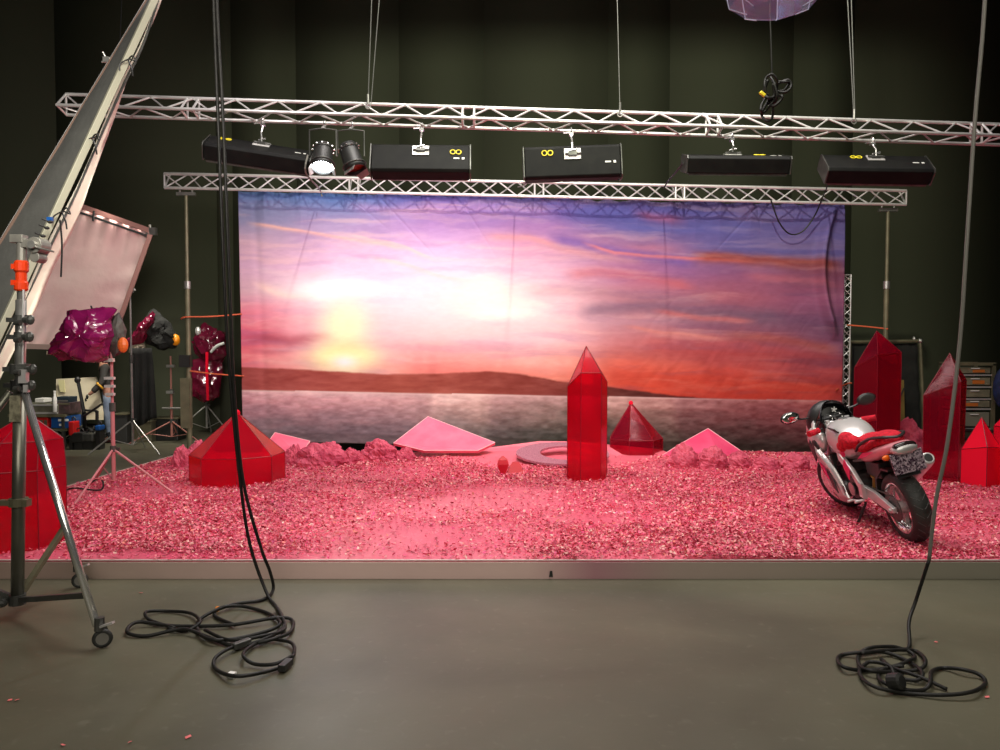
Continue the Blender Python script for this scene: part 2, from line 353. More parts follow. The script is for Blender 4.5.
# ================================================================= PAINTED DROP
DY = 13.0
def backdrop():
    nx, ny = 640, 270
    s, t = np.meshgrid(np.linspace(0, 1, nx), np.linspace(0, 1, ny))
    TL, TR, BR, BL = (238,190), (846,202.5), (841,456), (243,441)
    pxx = (TL[0]*(1-s)+TR[0]*s)*(1-t)+(BL[0]*(1-s)+BR[0]*s)*t
    pyy = (TL[1]*(1-s)+TR[1]*s)*(1-t)+(BL[1]*(1-s)+BR[1]*s)*t
    X0 = 240+605*s
    # the picture is painted in its own flat frame: x 240..845, y 193..450 (levelled)
    sag = 3.0*np.abs(np.sin(X0/11+1.7*np.sin(X0/31)))**1.5*np.interp(X0, [240,500,560,845], [.35,.5,1,1]); pyy = pyy+sag*np.exp(-t/.02)
    X = 240+605*s; Yv = 193+250*t+0
    lev = pyy-(X-240)*.018  # level lines
    wx = X+26*(fbm(X/70, lev/14, 1)-.5); wy = lev+9*(fbm(X/55, lev/11, 5)-.5)+3*(fbm(X/14, lev/5, 8)-.5)
    cols = np.array([245, 340, 440, 540, 640, 740, 840.])
    rows = np.array([195, 205, 222, 243, 266, 290, 315, 338, 358, 376.])-1
    T = np.array([  # sky colours, with the stronger lamplight on the left worked in
     [(92,118,172),(84,114,178),(88,80,155),(86,76,142),(72,62,108),(72,62,110),(96,86,146)],
     [(118,128,172),(120,130,185),(140,108,180),(108,92,170),(84,80,150),(90,84,148),(106,96,156)],
     [(150,145,182),(168,152,196),(170,130,192),(166,120,178),(98,96,165),(100,90,150),(108,98,160)],
     [(198,160,182),(202,166,206),(208,170,212),(205,145,175),(172,112,142),(98,90,150),(100,90,150)],
     [(202,160,190),(226,186,220),(226,196,224),(212,170,196),(150,100,150),(140,84,120),(128,72,96)],
     [(214,170,184),(246,222,236),(244,218,228),(226,184,198),(190,118,130),(160,90,110),(148,86,122)],
     [(232,120,142),(246,196,210),(252,206,208),(240,196,204),(182,130,146),(134,88,112),(120,80,110)],
     [(226,88,112),(250,184,194),(250,186,186),(246,192,198),(196,112,116),(172,82,92),(134,82,112)],
     [(240,118,130),(252,196,180),(246,142,132),(250,172,160),(220,104,88),(190,82,80),(176,76,84)],
     [(244,136,140),(254,190,150),(244,126,110),(244,140,118),(232,88,66),(214,74,60),(196,72,68)]], float)
    ci = np.clip(np.interp(wx, cols, np.arange(7)), 0, 5.999); ri = np.clip(np.interp(wy, rows, np.arange(10)), 0, 8.999)
    c0 = ci.astype(int); r0 = ri.astype(int); fc = (ci-c0)[..., None]; fr = (ri-r0)[..., None]; fc = fc*fc*(3-2*fc)
    A = (T[r0, c0]*(1-fc)+T[r0, c0+1]*fc)*(1-fr)+(T[r0+1, c0]*(1-fc)+T[r0+1, c0+1]*fc)*fr
    def mix(A, col, a): a = np.clip(a, 0, 1)[..., None]; return A*(1-a)+np.array(col, float)*a
    def band(pts, width, col, alpha, soft_up=1., n=0):
        nonlocal A
        xs = [p[0] for p in pts]; ys = [p[1]-(p[0]-240)*.018 for p in pts]
        yc = np.interp(X, xs, ys)+3*(fbm(X/22, lev/30, 40+n)-.5); d = lev-yc
        w_ = np.where(d < 0, width*soft_up, width)
        ends = np.clip((X-xs[0])/18, 0, 1)*np.clip((xs[-1]-X)/18, 0, 1)
        A = mix(A, col, alpha*np.exp(-(d/w_)**2)*ends)
    # cloud streaks
    band([(246,222),(290,228),(330,236),(385,243),(412,250)], 2.6, (250,188,172), .8, .5, 1)
    band([(345,233),(390,242),(405,247),(440,262)], 2.4, (250,200,180), .7, .5, 2)
    band([(365,255),(400,263),(445,277),(480,282)], 3, (250,196,186), .75, .5, 3)
    band([(250,268),(300,278),(340,270)], 4, (222,190,205), .5, 1, 4)
    band([(250,282),(275,292),(305,300),(330,294),(362,283)], 3.5, (255,214,200), .8, 1.4, 5)
    band([(345,205),(400,212),(470,205),(560,214)], 6, (190,150,205), .5, 1, 6)
    band([(480,236),(530,238),(560,247),(600,256),(650,262)], 4, (224,150,140), .55, 1, 7)
    band([(545,236),(580,243),(620,252),(660,258),(700,264)], 6, (112,84,160), .75, .8, 8)
    band([(580,242),(615,253),(650,256),(700,258),(760,262)], 2.2, (240,130,120), .7, .6, 9)
    band([(560,212),(620,214),(680,226),(760,230)], 7, (92,92,165), .6, 1, 10)
    band([(630,213),(660,218),(690,222)], 5, (176,96,130), .6, 1, 11)
    band([(690,255),(740,257),(790,262),(848,264)], 7, (150,66,56), .85, .6, 12)
    band([(740,275),(790,280),(845,285)], 5, (186,104,118), .6, 1, 13)
    band([(560,275),(600,272),(640,276),(700,288)], 6, (206,96,96), .5, 1, 14)
    band([(520,292),(580,290),(640,296),(720,302)], 6, (150,110,130), .5, 1, 15)
    band([(575,312),(640,306),(700,312),(790,318)], 7, (112,86,110), .65, 1, 16)
    band([(650,310),(700,318),(760,322)], 3, (205,104,102), .6, 1, 17)
    band([(620,326),(680,334),(740,340)], 2.5, (215,130,120), .6, .7, 18)
    band([(640,345),(720,352),(845,356)], 8, (196,80,78), .5, 1, 19)
    band([(720,335),(790,340),(845,350)], 5, (176,84,70), .5, 1, 20)
    band([(600,372),(680,382),(760,388),(845,390)], 9, (218,80,62), .6, 1.2, 21)
    band([(243,338),(265,337),(290,342),(322,337),(345,338)], 5.5, (176,60,80), .95, 1, 22)
    band([(243,350),(270,352),(300,350)], 3, (180,80,100), .5, 1, 23)
    band([(246,360),(290,363),(330,362)], 4, (250,170,165), .6, 1, 24)
    band([(440,300),(480,296),(540,304),(562,312)], 3.5, (255,236,226), .6, 1, 25)
    # soft wisps of cloud
    cm = np.clip((fbm(wx/62, wy/6.5, 201, 5)-.50)*4.2, 0, 1); cm2 = np.clip((fbm(wx/70+9, wy/5.5, 202, 5)-.53)*4.5, 0, 1)
    A = A*(1-.20*cm[..., None])+np.array((120, 90, 150.))*.20*cm[..., None]*np.interp(X, [240,500,845], [1.1,1,.6])[..., None]
    A = mix(A, (255, 206, 190), .34*cm2*np.interp(X, [240,520,845], [1, .8, .35]))
    # painted sun and bright break in the clouds, lamp glare mixed into the colours
    def glow(cx, cy, rx, ry, col, a, p=1.):
        nonlocal A
        A = mix(A, col, a*np.exp(-((((X-cx)/rx)**2+((pyy-cy)/ry)**2)**p)))
    glow(400, 300, 130, 60, (252,214,226), .35); glow(345, 345, 62, 50, (252,206,206), .55)
    glow(490, 304, 80, 38, (255,214,214), .5); glow(494, 300, 40, 17, (255,240,226), .55); glow(486, 294, 16, 16, (250,255,226), .7); glow(505, 312, 36, 7, (255,255,240), .7)
    glow(334, 289, 40, 10, (255,252,250), 1.0); glow(324, 293, 20, 8, (255,255,252), .9)
    glow(344, 328, 24, 26, (255,252,205), 1., 1.15); glow(343, 357, 34, 16, (255,252,180), 1., 1.5); glow(344, 362, 14, 7, (255,255,250), 1.)
    # far hills
    hz = 390-(0)+(X-240)*.0  # levelled horizon
    top = np.interp(X, [240,300,380,440,490,520,560,600,640,680,740,845], [366.5,367.5,371,369,366,368,375,378,383,387.5,390.5,391])+1.2*(fbm(X/9, X*0, 60)-.5)
    hcol = np.stack([np.interp(X, [240,400,560,640,700], k) for k in ((168,172,140,96,110),(80,88,66,46,40),(76,74,58,42,38))], -1)
    hn = (fbm(X/16, lev/3, 70)-.5)[..., None]*34
    inside = np.clip((lev-top)/1.6, 0, 1)*(lev < hz+.5); A = A*(1-inside[..., None])+(hcol+hn)*inside[..., None]
    # water
    wt = np.clip((lev-hz)/60, 0, 1)
    wr = np.array([0, .12, .35, .62, 1.]); wc = np.array([250, 400, 560, 700, 840.])
    W = np.array([[(240,196,200),(238,206,202),(228,188,182),(206,146,144),(190,104,104)],
                  [(222,160,168),(228,180,178),(196,160,152),(176,116,116),(168,88,92)],
                  [(186,140,150),(196,156,158),(150,128,118),(142,94,94),(138,72,78)],
                  [(140,118,126),(138,116,122),(98,92,84),(104,74,72),(106,60,62)],
                  [(166,142,150),(170,150,156),(84,88,78),(70,62,56),(66,58,54)]], float)
    jx = X+40*(fbm(X/40, lev/3, 80)-.5); jt = wt+.34*(fbm(X/30, lev/7, 81)-.5)*(wt > .08)
    ci = np.clip(np.interp(jx, wc, np.arange(5)), 0, 3.999); ri = np.clip(np.interp(jt, wr, np.arange(5)), 0, 3.999)
    c0 = ci.astype(int); r0 = ri.astype(int); fc = (ci-c0)[..., None]; fr = (ri-r0)[..., None]
    Wc = (W[r0, c0]*(1-fc)+W[r0, c0+1]*fc)*(1-fr)+(W[r0+1, c0]*(1-fc)+W[r0+1, c0+1]*fc)*fr
    Wc = Wc+((fbm(X/7, lev/2.6, 90)-.5)*60)[..., None]
    A = np.where((lev > hz)[..., None], Wc, A)
    A = mix(A, (240,206,200), .7*np.exp(-((lev-hz-.6)/1.0)**2)*np.interp(X, [240,500,845], [1, .8, .35]))
    A += ((fbm(X/6, lev/2, 95)-.5)*12)[..., None]
    A = lin(np.clip(A, 0, 255))
    # cloth relief
    pts = np.zeros((ny, nx, 3)); 
    v = (375-pyy)/F; dy = math.cos(PITCH)+v*math.sin(PITCH); dz = -math.sin(PITCH)+v*math.cos(PITCH); k = DY/dy
    pts[..., 0] = (pxx-500)/F*k; pts[..., 2] = CAMH+dz*k; pts[..., 1] = DY
    topw = np.exp(-t/.07)
    rel = .09*topw*np.abs(np.sin(X/13+2*np.sin(X/37)))+.10*np.exp(-t/.035)*(fbm(X/4, t*14, 33)-.5)
    diag = (X-430)+ (t*250)*.75      # slack diagonal creases on the right half
    rel += .012*np.clip((X-560)/120, 0, 1)*np.exp(-((t-.62)/.26)**2)*(fbm(diag/7+3*fbm(X/50,t*4,51), t*7, 44)-.5)*1.3
    rel += .035*(fbm(X/60, t*2, 12)-.5)+.012*np.exp(-((X-(255+10*t))/4)**2)
    fold = np.exp(-((X-(833+10*np.clip(t-.1, 0, .4)-14*np.sin(PI*np.clip(t/.55, 0, 1))))/5)**2)*np.clip((.55-t)/.08, 0, 1)*np.clip(t/.05, 0, 1)
    rel -= .16*fold
    rel += .05*np.clip((t-.96)/.04, 0, 1)
    pts[..., 1] += rel
    for (ax, ay, bx, by) in ((350,198,392,232),(380,198,440,262),(458,196,500,262),(545,200,612,245),(758,206,705,262),(758,206,762,236)):
        ex, ey = bx-ax, by-ay; L = math.hypot(ex, ey); q = ((pxx-ax)*ex+(pyy-ay)*ey)/L; dd = ((pxx-ax)*ey-(pyy-ay)*ex)/L
        pts[..., 1] += .022*np.exp(-(dd/1.0)**2)*np.clip(1-q/L, 0, 1)*(q > 0)
    idx = np.arange(nx*ny).reshape(ny, nx); q = np.stack([idx[1:, :-1], idx[1:, 1:], idx[:-1, 1:], idx[:-1, :-1]], -1).reshape(-1, 4)
    m = attr_mat('painted_canvas', .8, .15, .06, 60)
    o = fast_mesh('painted_backdrop', pts.reshape(-1, 3), q, m, A.reshape(-1, 3)*.76)
    sm = o.modifiers.new('solid', 'SOLIDIFY'); sm.thickness = .006; sm.offset = 0
    tag(o, 'wide canvas backdrop painted with a pink and violet sunset over water, hung from the lower truss', 'backdrop')
backdrop()

# ================================================================= TRUSSES, POLES, RIGGING
def truss(name, A, B, offs, rc, rl, pitch, label, group=None, faces=(0, 1, 2), plates=(), matc=None):
    r = empty(name, (A+B)/2, label, 'truss', group)
    L = (B-A).length; t = (B-A)/L
    for o in offs:
        MB().cyl(A+o, B+o, rc, 10).build('chord', matc or M['alu'], r)
    n = max(2, int(L/pitch))
    for fi in faces:
        a = offs[fi]; b = offs[(fi+1) % len(offs)]; lm = MB()
        for i in range(n):
            s0 = A+t*(L*i/n); s1 = A+t*(L*(i+.5)/n); s2 = A+t*(L*(i+1)/n)
            lm.cyl(s0+a, s1+b, rl, 6); lm.cyl(s1+b, s2+a, rl, 6)
        lm.build('lacing', M['alu'], r)
    for s in [0, 1]+list(plates):
        for d in ((0,) if s in (0, 1) else (-.07, .07)):
            c = A+t*(L*s+d); fm = MB()
            for fi in range(len(offs)): fm.cyl(c+offs[fi], c+offs[(fi+1) % len(offs)], rl*1.3, 6)
            fm.build('cross_brace', M['alu'], r)
    return r
UY = 9.5
uA = P(62, 102.5, UY); uB = P(1130, 137, UY)
hc = 10/F*UY
uo = [Vector((0, .09, hc*1.04)), Vector((0, -.12, -.065)), Vector((0, .09, -hc*.98))]
UT = truss('upper_truss', uA, uB, uo, .020, .011, .50, 'long aluminium truss high across the room, carrying the black soft lights', faces=(0, 1), plates=(.12, .38, .61, .86))
LY = 12.75
lA = P(167, 182, LY); lB = P(903, 199, LY)
lo = [Vector((0, -.1, .112)), Vector((0, -.1, -.112)), Vector((0, .14, .165))]
LT = truss('lower_truss', lA, lB, lo, .024, .012, .58, 'lower aluminium truss on two poles that holds the painted backdrop', faces=(0, 1), plates=(.255, .505, .695))
def pole(px, ptop, label, r_=.035, low=True):
    t = P(px, ptop, LY); b = Vector((t.x, LY, 0))
    r = empty('support_pole', b, label, 'pole', 'poles under the lower truss')
    mid = P(px, 285, LY).z
    MB().cyl((b.x, LY, .02), (b.x, LY, mid), r_*1.15, 12).build('lower_tube', M['grime'], r)
    MB().cyl((b.x, LY, mid), (t.x, LY, t.z), r_*.8, 12).build('upper_tube', M['grime'], r)
    MB().cyl((b.x, LY, mid-.06), (b.x, LY, mid+.06), r_*1.5, 12).build('collar', M['steel'], r)
    MB().box((t.x, LY, t.z+.0), (.30, .06, .05)).cyl((t.x-.1, LY, t.z), (t.x-.1, LY, t.z+.08), .015).cyl((t.x+.1, LY, t.z), (t.x+.1, LY, t.z+.08), .015).build('head_bracket', M['steel'], r)
    bm = MB()
    for a in (.4, 2.5, 4.6): bm.beam((b.x, LY, .03), (b.x+.45*math.cos(a), LY+.3*math.sin(a), .02), .05, .03)
    bm.build('foot', M['dsteel'], r)
    return r
p1 = pole(186, 194, 'tall olive-grey pole under the left end of the lower truss')
zz = P(186, 378, LY)
MB().box((zz.x, LY, P(186,403,LY).z), (.15, .12, 50/F*LY)).build('sleeve', M['grime'], p1)
MB().box((zz.x, LY, P(186,361,LY).z), (.17, .14, 12/F*LY)).build('tape_wrap', M['black'], p1)
pole(888, 210, 'tall olive-grey pole under the right end of the lower truss')
vA = P(846.5, 275, 13.3); vB = Vector((vA.x, 13.3, 0.03))
truss('upright_truss', vB, vA, [Vector((-.06,-.04,0)), Vector((.06,-.04,0)), Vector((0,.06,0))], .012, .006, .22, 'slim upright truss standing at the right edge of the painted backdrop')
# steel wires from the ceiling
def wire(pts, r, label, name='hanging_wire', m=None, fit=None, group='wires up to the ceiling'):
    top = pts[0].copy()
    if top.z < 10.9:
        d = (pts[0]-pts[1]).normalized(); pts = [pts[0]+d*((10.95-top.z)/max(d.z, .2))]+pts
    if fit:
        rt = empty(name, pts[-1], label, 'wire', group)
        MB().tube(pts, r, 6).build('strand', m or M['wire'], rt); q = pts[-1]
        MB().cyl(q, q+Vector((0,0,.12)), r*2.6, 8).torus(q-Vector((0,0,.02)), (0,1,0), .03, .008, 12, 6).build('shackle', M['steel'], rt)
        return rt
    o = MB().tube(pts, r, 6).build(name, m or M['wire'], base=pts[-1]); return tag(o, label, 'wire', group)
wire([P(372, -10, UY), P(368, 104.5, UY)], .006, 'left one of the two thin wires to the upper truss above the spotlights', fit=1)
wire([P(380, -10, UY), P(371, 104, UY)], .006, 'right one of the two thin wires to the upper truss above the spotlights')
wire([P(617, -10, UY), P(620, 112.5, UY)], .005, 'single thin wire to the middle of the upper truss', fit=1)
wire([P(847, -10, UY), P(854, 119.5, UY)], .006, 'straighter wire of the pair to the right part of the upper truss', fit=1)
wire([P(851, -10, UY), P(855, 119, UY)], .006, 'slanting wire of the pair to the right part of the upper truss')
wire([P(122, -10, 11), P(118, 94, 11)], .008, 'faint dark wire beside the big leaning reflector', m=M['black'])
# straps
def strap(pts, label, r=.012):
    tag(MB().tube(spline(pts, 5), r, 6).build('ratchet_strap', M['orangestrap']), label, 'strap', 'orange straps of the backdrop')
strap([P(181,319,12.7), P(186,317,12.66), P(212,316.5,12.8), P(242,314,12.97)], 'orange strap from the left pole to the upper left edge of the backdrop')
strap([P(190,371,12.7), P(215,374,12.8), P(244,376,12.97)], 'orange strap at knee height between left pole and backdrop')
strap([P(847,325,13.2), P(870,327,12.9), P(888,329,12.7)], 'orange strap between the upright truss and the right pole')
strap([P(836,390,12.95), P(846,384,13.2), P(852,383,13.2)], 'short orange strap at the lower right edge of the backdrop')
# black cable slack on the drop's top
tag(MB().tube(spline([P(771,200,12.6), P(779,222,12.7), P(790,234,12.8), P(803,231,12.8), P(815,215,12.75), P(823,196,12.55), P(826,190,12.5), P(828,182,11.5), P(830,176,10.0)], 6), .012, 6).build('power_cable', M['cable']), 'black cable sagging over the top right of the backdrop', 'cable')
tag(MB().tube(spline([P(683,163,9.45), P(676,172,10), P(668,181,11.6), P(664,188,12.55)], 6), .012, 6).build('power_cable', M['cable']), 'short black cable from the fourth soft light down to the lower truss', 'cable')
tag(MB().tube(spline([P(527,181,9.5), P(525,185,11), P(518,187,12.55)], 6), .01, 6).build('power_cable', M['cablegrey']), 'short pale cable under the middle soft light', 'cable')

# ================================================================= SOFT LIGHT FIXTURES (backs to the camera, facing the drop)
def clamp_bits(r, z0, z1):
    MB().cyl((0, .0, z0), (0, 0, z1), .014, 8).cyl((.03, 0, z0), (.03, .02, z0+.09), .010, 8).build('spigot', M['chrome'], r, local=True)
    MB().torus((0, 0, z1+.03), (1, 0, 0), .032, .012, 14, 6).box((0, -.02, z1-.015), (.06, .05, .04)).cyl((-.05, -.02, z1), (-.09, -.02, z1+.01), .008).build('hook_clamp', M['chrome'], r, local=True)
def fixture(px, py, wpx, tilt, roll, yaw, label, droop=.0, power=60, logo=(-.30, .02), mark2=.45, plate=0.0, endw=0):
    c = P(px, py, UY); tt = (c.x-uA.x)/(uB.x-uA.x); zt = (uA.z+(uB.z-uA.z)*tt)+uo[2].z-.05
    r = empty('soft_light', c, label, 'light fixture', 'black soft lights under the upper truss', (0, 0, 0))
    Lx = wpx*.955/F*UY; hb = .40; dp = .20
    R = Euler((-math.radians(tilt), math.radians(roll), math.radians(yaw)), 'XYZ').to_matrix().to_4x4()
    def put(mb, name, m, par=r, **k):
        mb.v = [R @ q for q in mb.v]; return mb.build(name, m, par, local=True, **k)
    h = MB()
    ring = [(-dp/2, -hb/2+.03), (-dp/2, hb/2-.03), (-dp/2+.03, hb/2), (dp/2, hb/2-.01), (dp/2, -hb/2+.01), (-dp/2+.03, -hb/2)]
    h.loft([[(x, a, b) for a, b in ring] for x in (-Lx/2, Lx/2)])
    hs = put(h, 'housing', M['fix'], bevel=.008)
    for sx in (-1, 1):
        x = sx*(Lx/2+.008)
        put(MB().prism([(x, a*1.06, b*1.05) for a, b in ring], (sx*.012, 0, 0)), 'end_plate', M['dsteel'])
    lv = MB()
    for k in range(14): lv.box((-Lx/2+Lx*(k+.5)/14, dp/2+.012, 0), (.008, .03, hb*.86))
    lv.box((0, dp/2+.012, hb*.43), (Lx*.97, .03, .008)).box((0, dp/2+.012, -hb*.43), (Lx*.97, .03, .008))
    put(lv, 'louvre', M['dsteel'])
    tb = MB()
    for z in (-.13, -.045, .045, .13): tb.cyl((-Lx*.46, dp/2+.004, z), (Lx*.46, dp/2+.004, z), .013, 8)
    put(tb, 'tube_lamp', emis('fluorescent_tube', (1, .88, .9, 1), 3))
    yb = -dp/2-.006
    pl = MB().box((plate, yb, hb*.22), (.20, .012, .13)); pb = put(pl, 'mounting_plate', M['alu'], bevel=.003)
    put(MB().box((plate, yb-.018, hb*.22), (.10, .03, .045)).cyl((plate-.09, yb-.02, hb*.22), (plate+.1, yb-.02, hb*.22), .012), 'swivel_block', M['dsteel'])
    lg = MB(); lx, lz = logo
    for s in (-1, 1): lg.torus((lx+s*.035, yb, lz+hb*.22), (0, 1, 0), .03, .007, 16, 6)
    put(lg, 'logo', M['yellow'])
    mk = MB().box((mark2*Lx*.82, yb+.003, -.02), (.07, .004, .018)).box((mark2*Lx*.82+.08, yb+.003, -.02), (.03, .004, .03)); put(mk, 'rating_label', M['white'])
    # spigot from plate to the truss
    q = R @ Vector((plate, yb-.02, hb*.22)); top = zt-c.z
    MB().cyl(q, (q.x, q.y*.5, (q.z+top)/2), .013, 8).cyl((q.x, q.y*.5, (q.z+top)/2), (q.x, .08, top), .013, 8).cyl((q.x-.04, q.y, q.z+.03), (q.x+.05, q.y, q.z+.05), .012, 8).build('spigot', M['chrome'], r, local=True)
    MB().torus((q.x, .10, top+.055), (1, 0, 0), .034, .011, 14, 6).box((q.x, .09, top+.01), (.05, .06, .03)).cyl((q.x-.02, .07, top+.02), (q.x-.1, .05, top+.01), .007).build('hook_clamp', M['chrome'], r, local=True)
    # the light it gives
    lo_ = area('soft_light_glow', tuple(c+Vector((0, .35, -.05))), (c.x*.95-.2, 13, 2.6), Lx, .3, power, (1, .86, .90), 140)
    return r
M['fix'] = mat('black_fixture_paint', (.006,.006,.006,1), .6, 0, (.010,.010,.009,1), 6, spec=.12)
fixture(260, 155, 104, 62, 7, 8, 'leftmost black soft light under the upper truss, tilted edge-on', power=32, logo=(-.42, .0), plate=.0)
fixture(421, 162, 100, 24, 0, 2, 'second black soft light from the left, just right of the two spotlights', power=38, logo=(.42, -.02), plate=.0)
fixture(572, 164, 98, 6, -2, 0, 'middle black soft light with yellow ring logo, facing straight back', power=16)
fixture(735, 164, 102, 74, 1, -2, 'fourth black soft light from the left, a thin dark bar', power=9, logo=(.30, -.02), plate=-.02)
fixture(875, 169.5, 102, 52, 2, -5, 'rightmost black soft light, seen partly from its wide back', power=9, logo=(-.22, .02), plate=.0)

# two spotlights
def par(px, py, ang, yaw, label, lit):
    c = P(px, py, UY-.05); r = empty('par_spotlight', c, label, 'spotlight', 'spotlights under the upper truss')
    R = (Euler((0, 0, math.radians(yaw))).to_matrix() @ Euler((math.radians(ang), 0, 0)).to_matrix()).to_4x4()
    def put(mb, name, m, **k): mb.v = [R @ q for q in mb.v]; return mb.build(name, m, r, local=True, **k)
    # axis -z is where it shines
    put(MB().lathe([(.05,.17),(.10,.15),(.115,.05),(.12,-.10),(.135,-.13),(.135,-.19),(.125,-.19),(.125,-.14),(.105,-.10)], n=22), 'can', M['black'], smooth=True)
    put(MB().torus((0,0,-.13), (0,0,1), .138, .010).torus((0,0,.09), (0,0,1), .112, .007), 'rim_ring', M['dsteel'], smooth=True)
    bd = MB()
    for k in range(12): a = 2*PI*k/12; bd.box((.13*math.cos(a), .13*math.sin(a), .10), (.014, .014, .014))
    put(bd, 'vent_stud', M['chrome'])
    if lit:
        ln = MB().lathe([(.0,-.165),(.06,-.165),(.105,-.15),(.105,-.14),(0.0,-.14)], n=20)
        put(ln, 'lit_lens', emis('lamp_glow', (.88,.95,1,1), 60))
    else: put(MB().lathe([(.0,-.15),(.115,-.15),(.115,-.14),(0,-.14)], n=20), 'lens', mat('amber_reflector', srgb(150,60,30), .2, .5))
    for k in range(2):
        s = 1 if k else -1
        put(MB().prism([(s*.11, -.09, -.19), (s*.11, .09, -.19), (s*.15, .07, -.25), (s*.15, -.07, -.25)], (s*.004, 0, .004)), 'barn_door', M['steel'])
    tt = (c.x-uA.x)/(uB.x-uA.x); top = uA.z+(uB.z-uA.z)*tt+uo[2].z-.06-c.z
    MB().tube([(-.16,0,0),(-.16,0,top-.06),(0,0,top-.04),(.16,0,top-.06),(.16,0,0)], .010, 6).build('yoke', M['dsteel'], r, local=True)
    MB().torus((0,.12,top+.045), (1,0,0), .034, .011, 14, 6).beam((0,0,top-.04), (0,.10,top+.01), .04, .02).build('hook_clamp', M['chrome'], r, local=True)
    return r, c
r1, c1 = par(323, 156, -28, 6, 'lit white spotlight hanging left of the pair beneath the upper truss', True)
r2, c2 = par(351, 156, -22, 60, 'unlit spotlight of the pair, turned to the right with silver barn doors', False)
spot('par_beam', tuple(c1+Vector((0,-.12,-.28))), (-1.6, 6.6, 0), 110, (.92,.96,1), 60, .8, .08)
tag(MB().tube(spline([c1+Vector((-.17,-.05,0)), c1+Vector((-.2,-.05,-.2)), P(316,185,10), P(320,190,12.5), P(322,196,12.6)], 5), .011, 6).build('power_cable', M['cablegrey']), 'pale cable hanging from the lit spotlight to the lower truss', 'cable')

# ================================================================= CRYSTALS
FILM = dict(
 red=film('red_film', (.92,.012,.05,1), (.93,.05,.20,1), .60, .0, .12, .5, .6),
 deep=film('deep_red_film', (.55,.010,.05,1), (.80,.08,.20,1), .66, .0, .10, .5, .7),
 bright=film('bright_red_film', (1.,.012,.045,1), (1,.04,.08,1), .04, .0, .4, .8, .12))
M['seam'] = mat('dark_red_seam', (.22,.004,.015,1), .4)
def crystal(name, base, r, n, rot, sh, apex, film_, label, group='red crystals', taper=1., cap=None, mid=None, ry=None):
    """base centre, radius, sides, rotation, shoulder heights per side vertex, apex offset (dx,dy,h)"""
    root = empty(name, base, label, 'crystal', group)
    if not isinstance(sh, (list, tuple)): sh = [sh]*n
    ry = ry or r
    lo = [Vector((r*math.cos(rot+2*PI*k/n), ry*math.sin(rot+2*PI*k/n), .0)) for k in range(n)]
    up = [Vector((p.x*taper, p.y*taper, sh[k])) for k, p in enumerate(lo)]
    ap = Vector(apex)
    md = [Vector((ap.x*.5+p.x*mid[0], p.y*mid[0], mid[1])) for p in up] if mid else []
    MB().add(lo+up, [(k, (k+1) % n, (k+1) % n+n, k+n) for k in range(n)]).build('shaft', film_, root, local=True)
    if mid: MB().add(up+md+[ap], [(k, (k+1) % n, (k+1) % n+n, k+n) for k in range(n)]+[(k+n, (k+1) % n+n, 2*n) for k in range(n)]).build('tip', film_, root, local=True)
    else: MB().add(up+[ap], [(k, (k+1) % n, n) for k in range(n)]).build('tip', film_, root, local=True)
    s = MB(); w_ = .0045
    for k in range(n):
        s.cyl(lo[k], up[k], w_, 5); s.cyl(up[k], up[(k+1) % n], w_, 5); s.cyl(md[k] if mid else up[k], ap, w_, 5)
        if mid: s.cyl(up[k], md[k], w_, 5); s.cyl(md[k], md[(k+1) % n], w_, 5)
    s.build('seam', M['seam'], root, local=True)
    if cap: MB().ell((ap.x, ap.y, ap.z-.01), (cap, cap, cap*1.1), 8, 6).build('cap_knob', FILM['bright'], root, local=True)
    return root
def base(px, py): return G(px, py, PH+.002)
b = base(20, 543); crystal('crystal', b, .37, 7, .25, [.66,.64,.66,.66,.66,.66,.66], (.09, 0, 1.12), FILM['red'], 'large red crystal at the left edge behind the wheeled stand', mid=(.84,.90))
b = base(238, 480); crystal('crystal', b, .575, 8, .30, [.34]*8, (.0, 0, .86), FILM['red'], 'broad low red crystal shaped like a tent, left of the backdrop centre', cap=.04)
b = base(587, 479); crystal('crystal', b, .255, 6, .10, [1.24,1.36,1.34,1.18,1.36,1.36], (-.02, -.03, 1.69), FILM['red'], 'tall slim red crystal standing in the middle in front of the water')
b = base(635, 453); crystal('crystal', b, .43, 7, -.15, .24, (-.07, 0, .80), FILM['deep'], 'low pointed red crystal right of the tall middle one, with a white reflection', cap=.035)
b = base(876, 452); crystal('crystal', b, .335, 4, -2.02, [1.56,1.59,1.5,1.34], (.0, .05, 1.93), FILM['deep'], 'tall dark red crystal standing behind the motorcycle')
b = base(943, 480); crystal('crystal', b, .27, 4, -1.47, [1.26,1.26,1.2,1.07], (.05, .0, 1.60), FILM['deep'], 'tall dark red crystal to the right of the motorcycle, crossed by the hanging cable', taper=1.06)
b = base(980, 485); crystal('crystal', b, .215, 4, -1.82, [.49,.46,.5,.43], (.0, 0, .83), FILM['bright'], 'short bright opaque red crystal near the right edge')
b = base(1012, 486); crystal('crystal', b, .20, 5, 0, .72, (0, 0, .98), FILM['bright'], 'red crystal cut off by the right edge of the photo')
SMALLRED = mat('solid_red_plastic', srgb(205,18,45), .35)
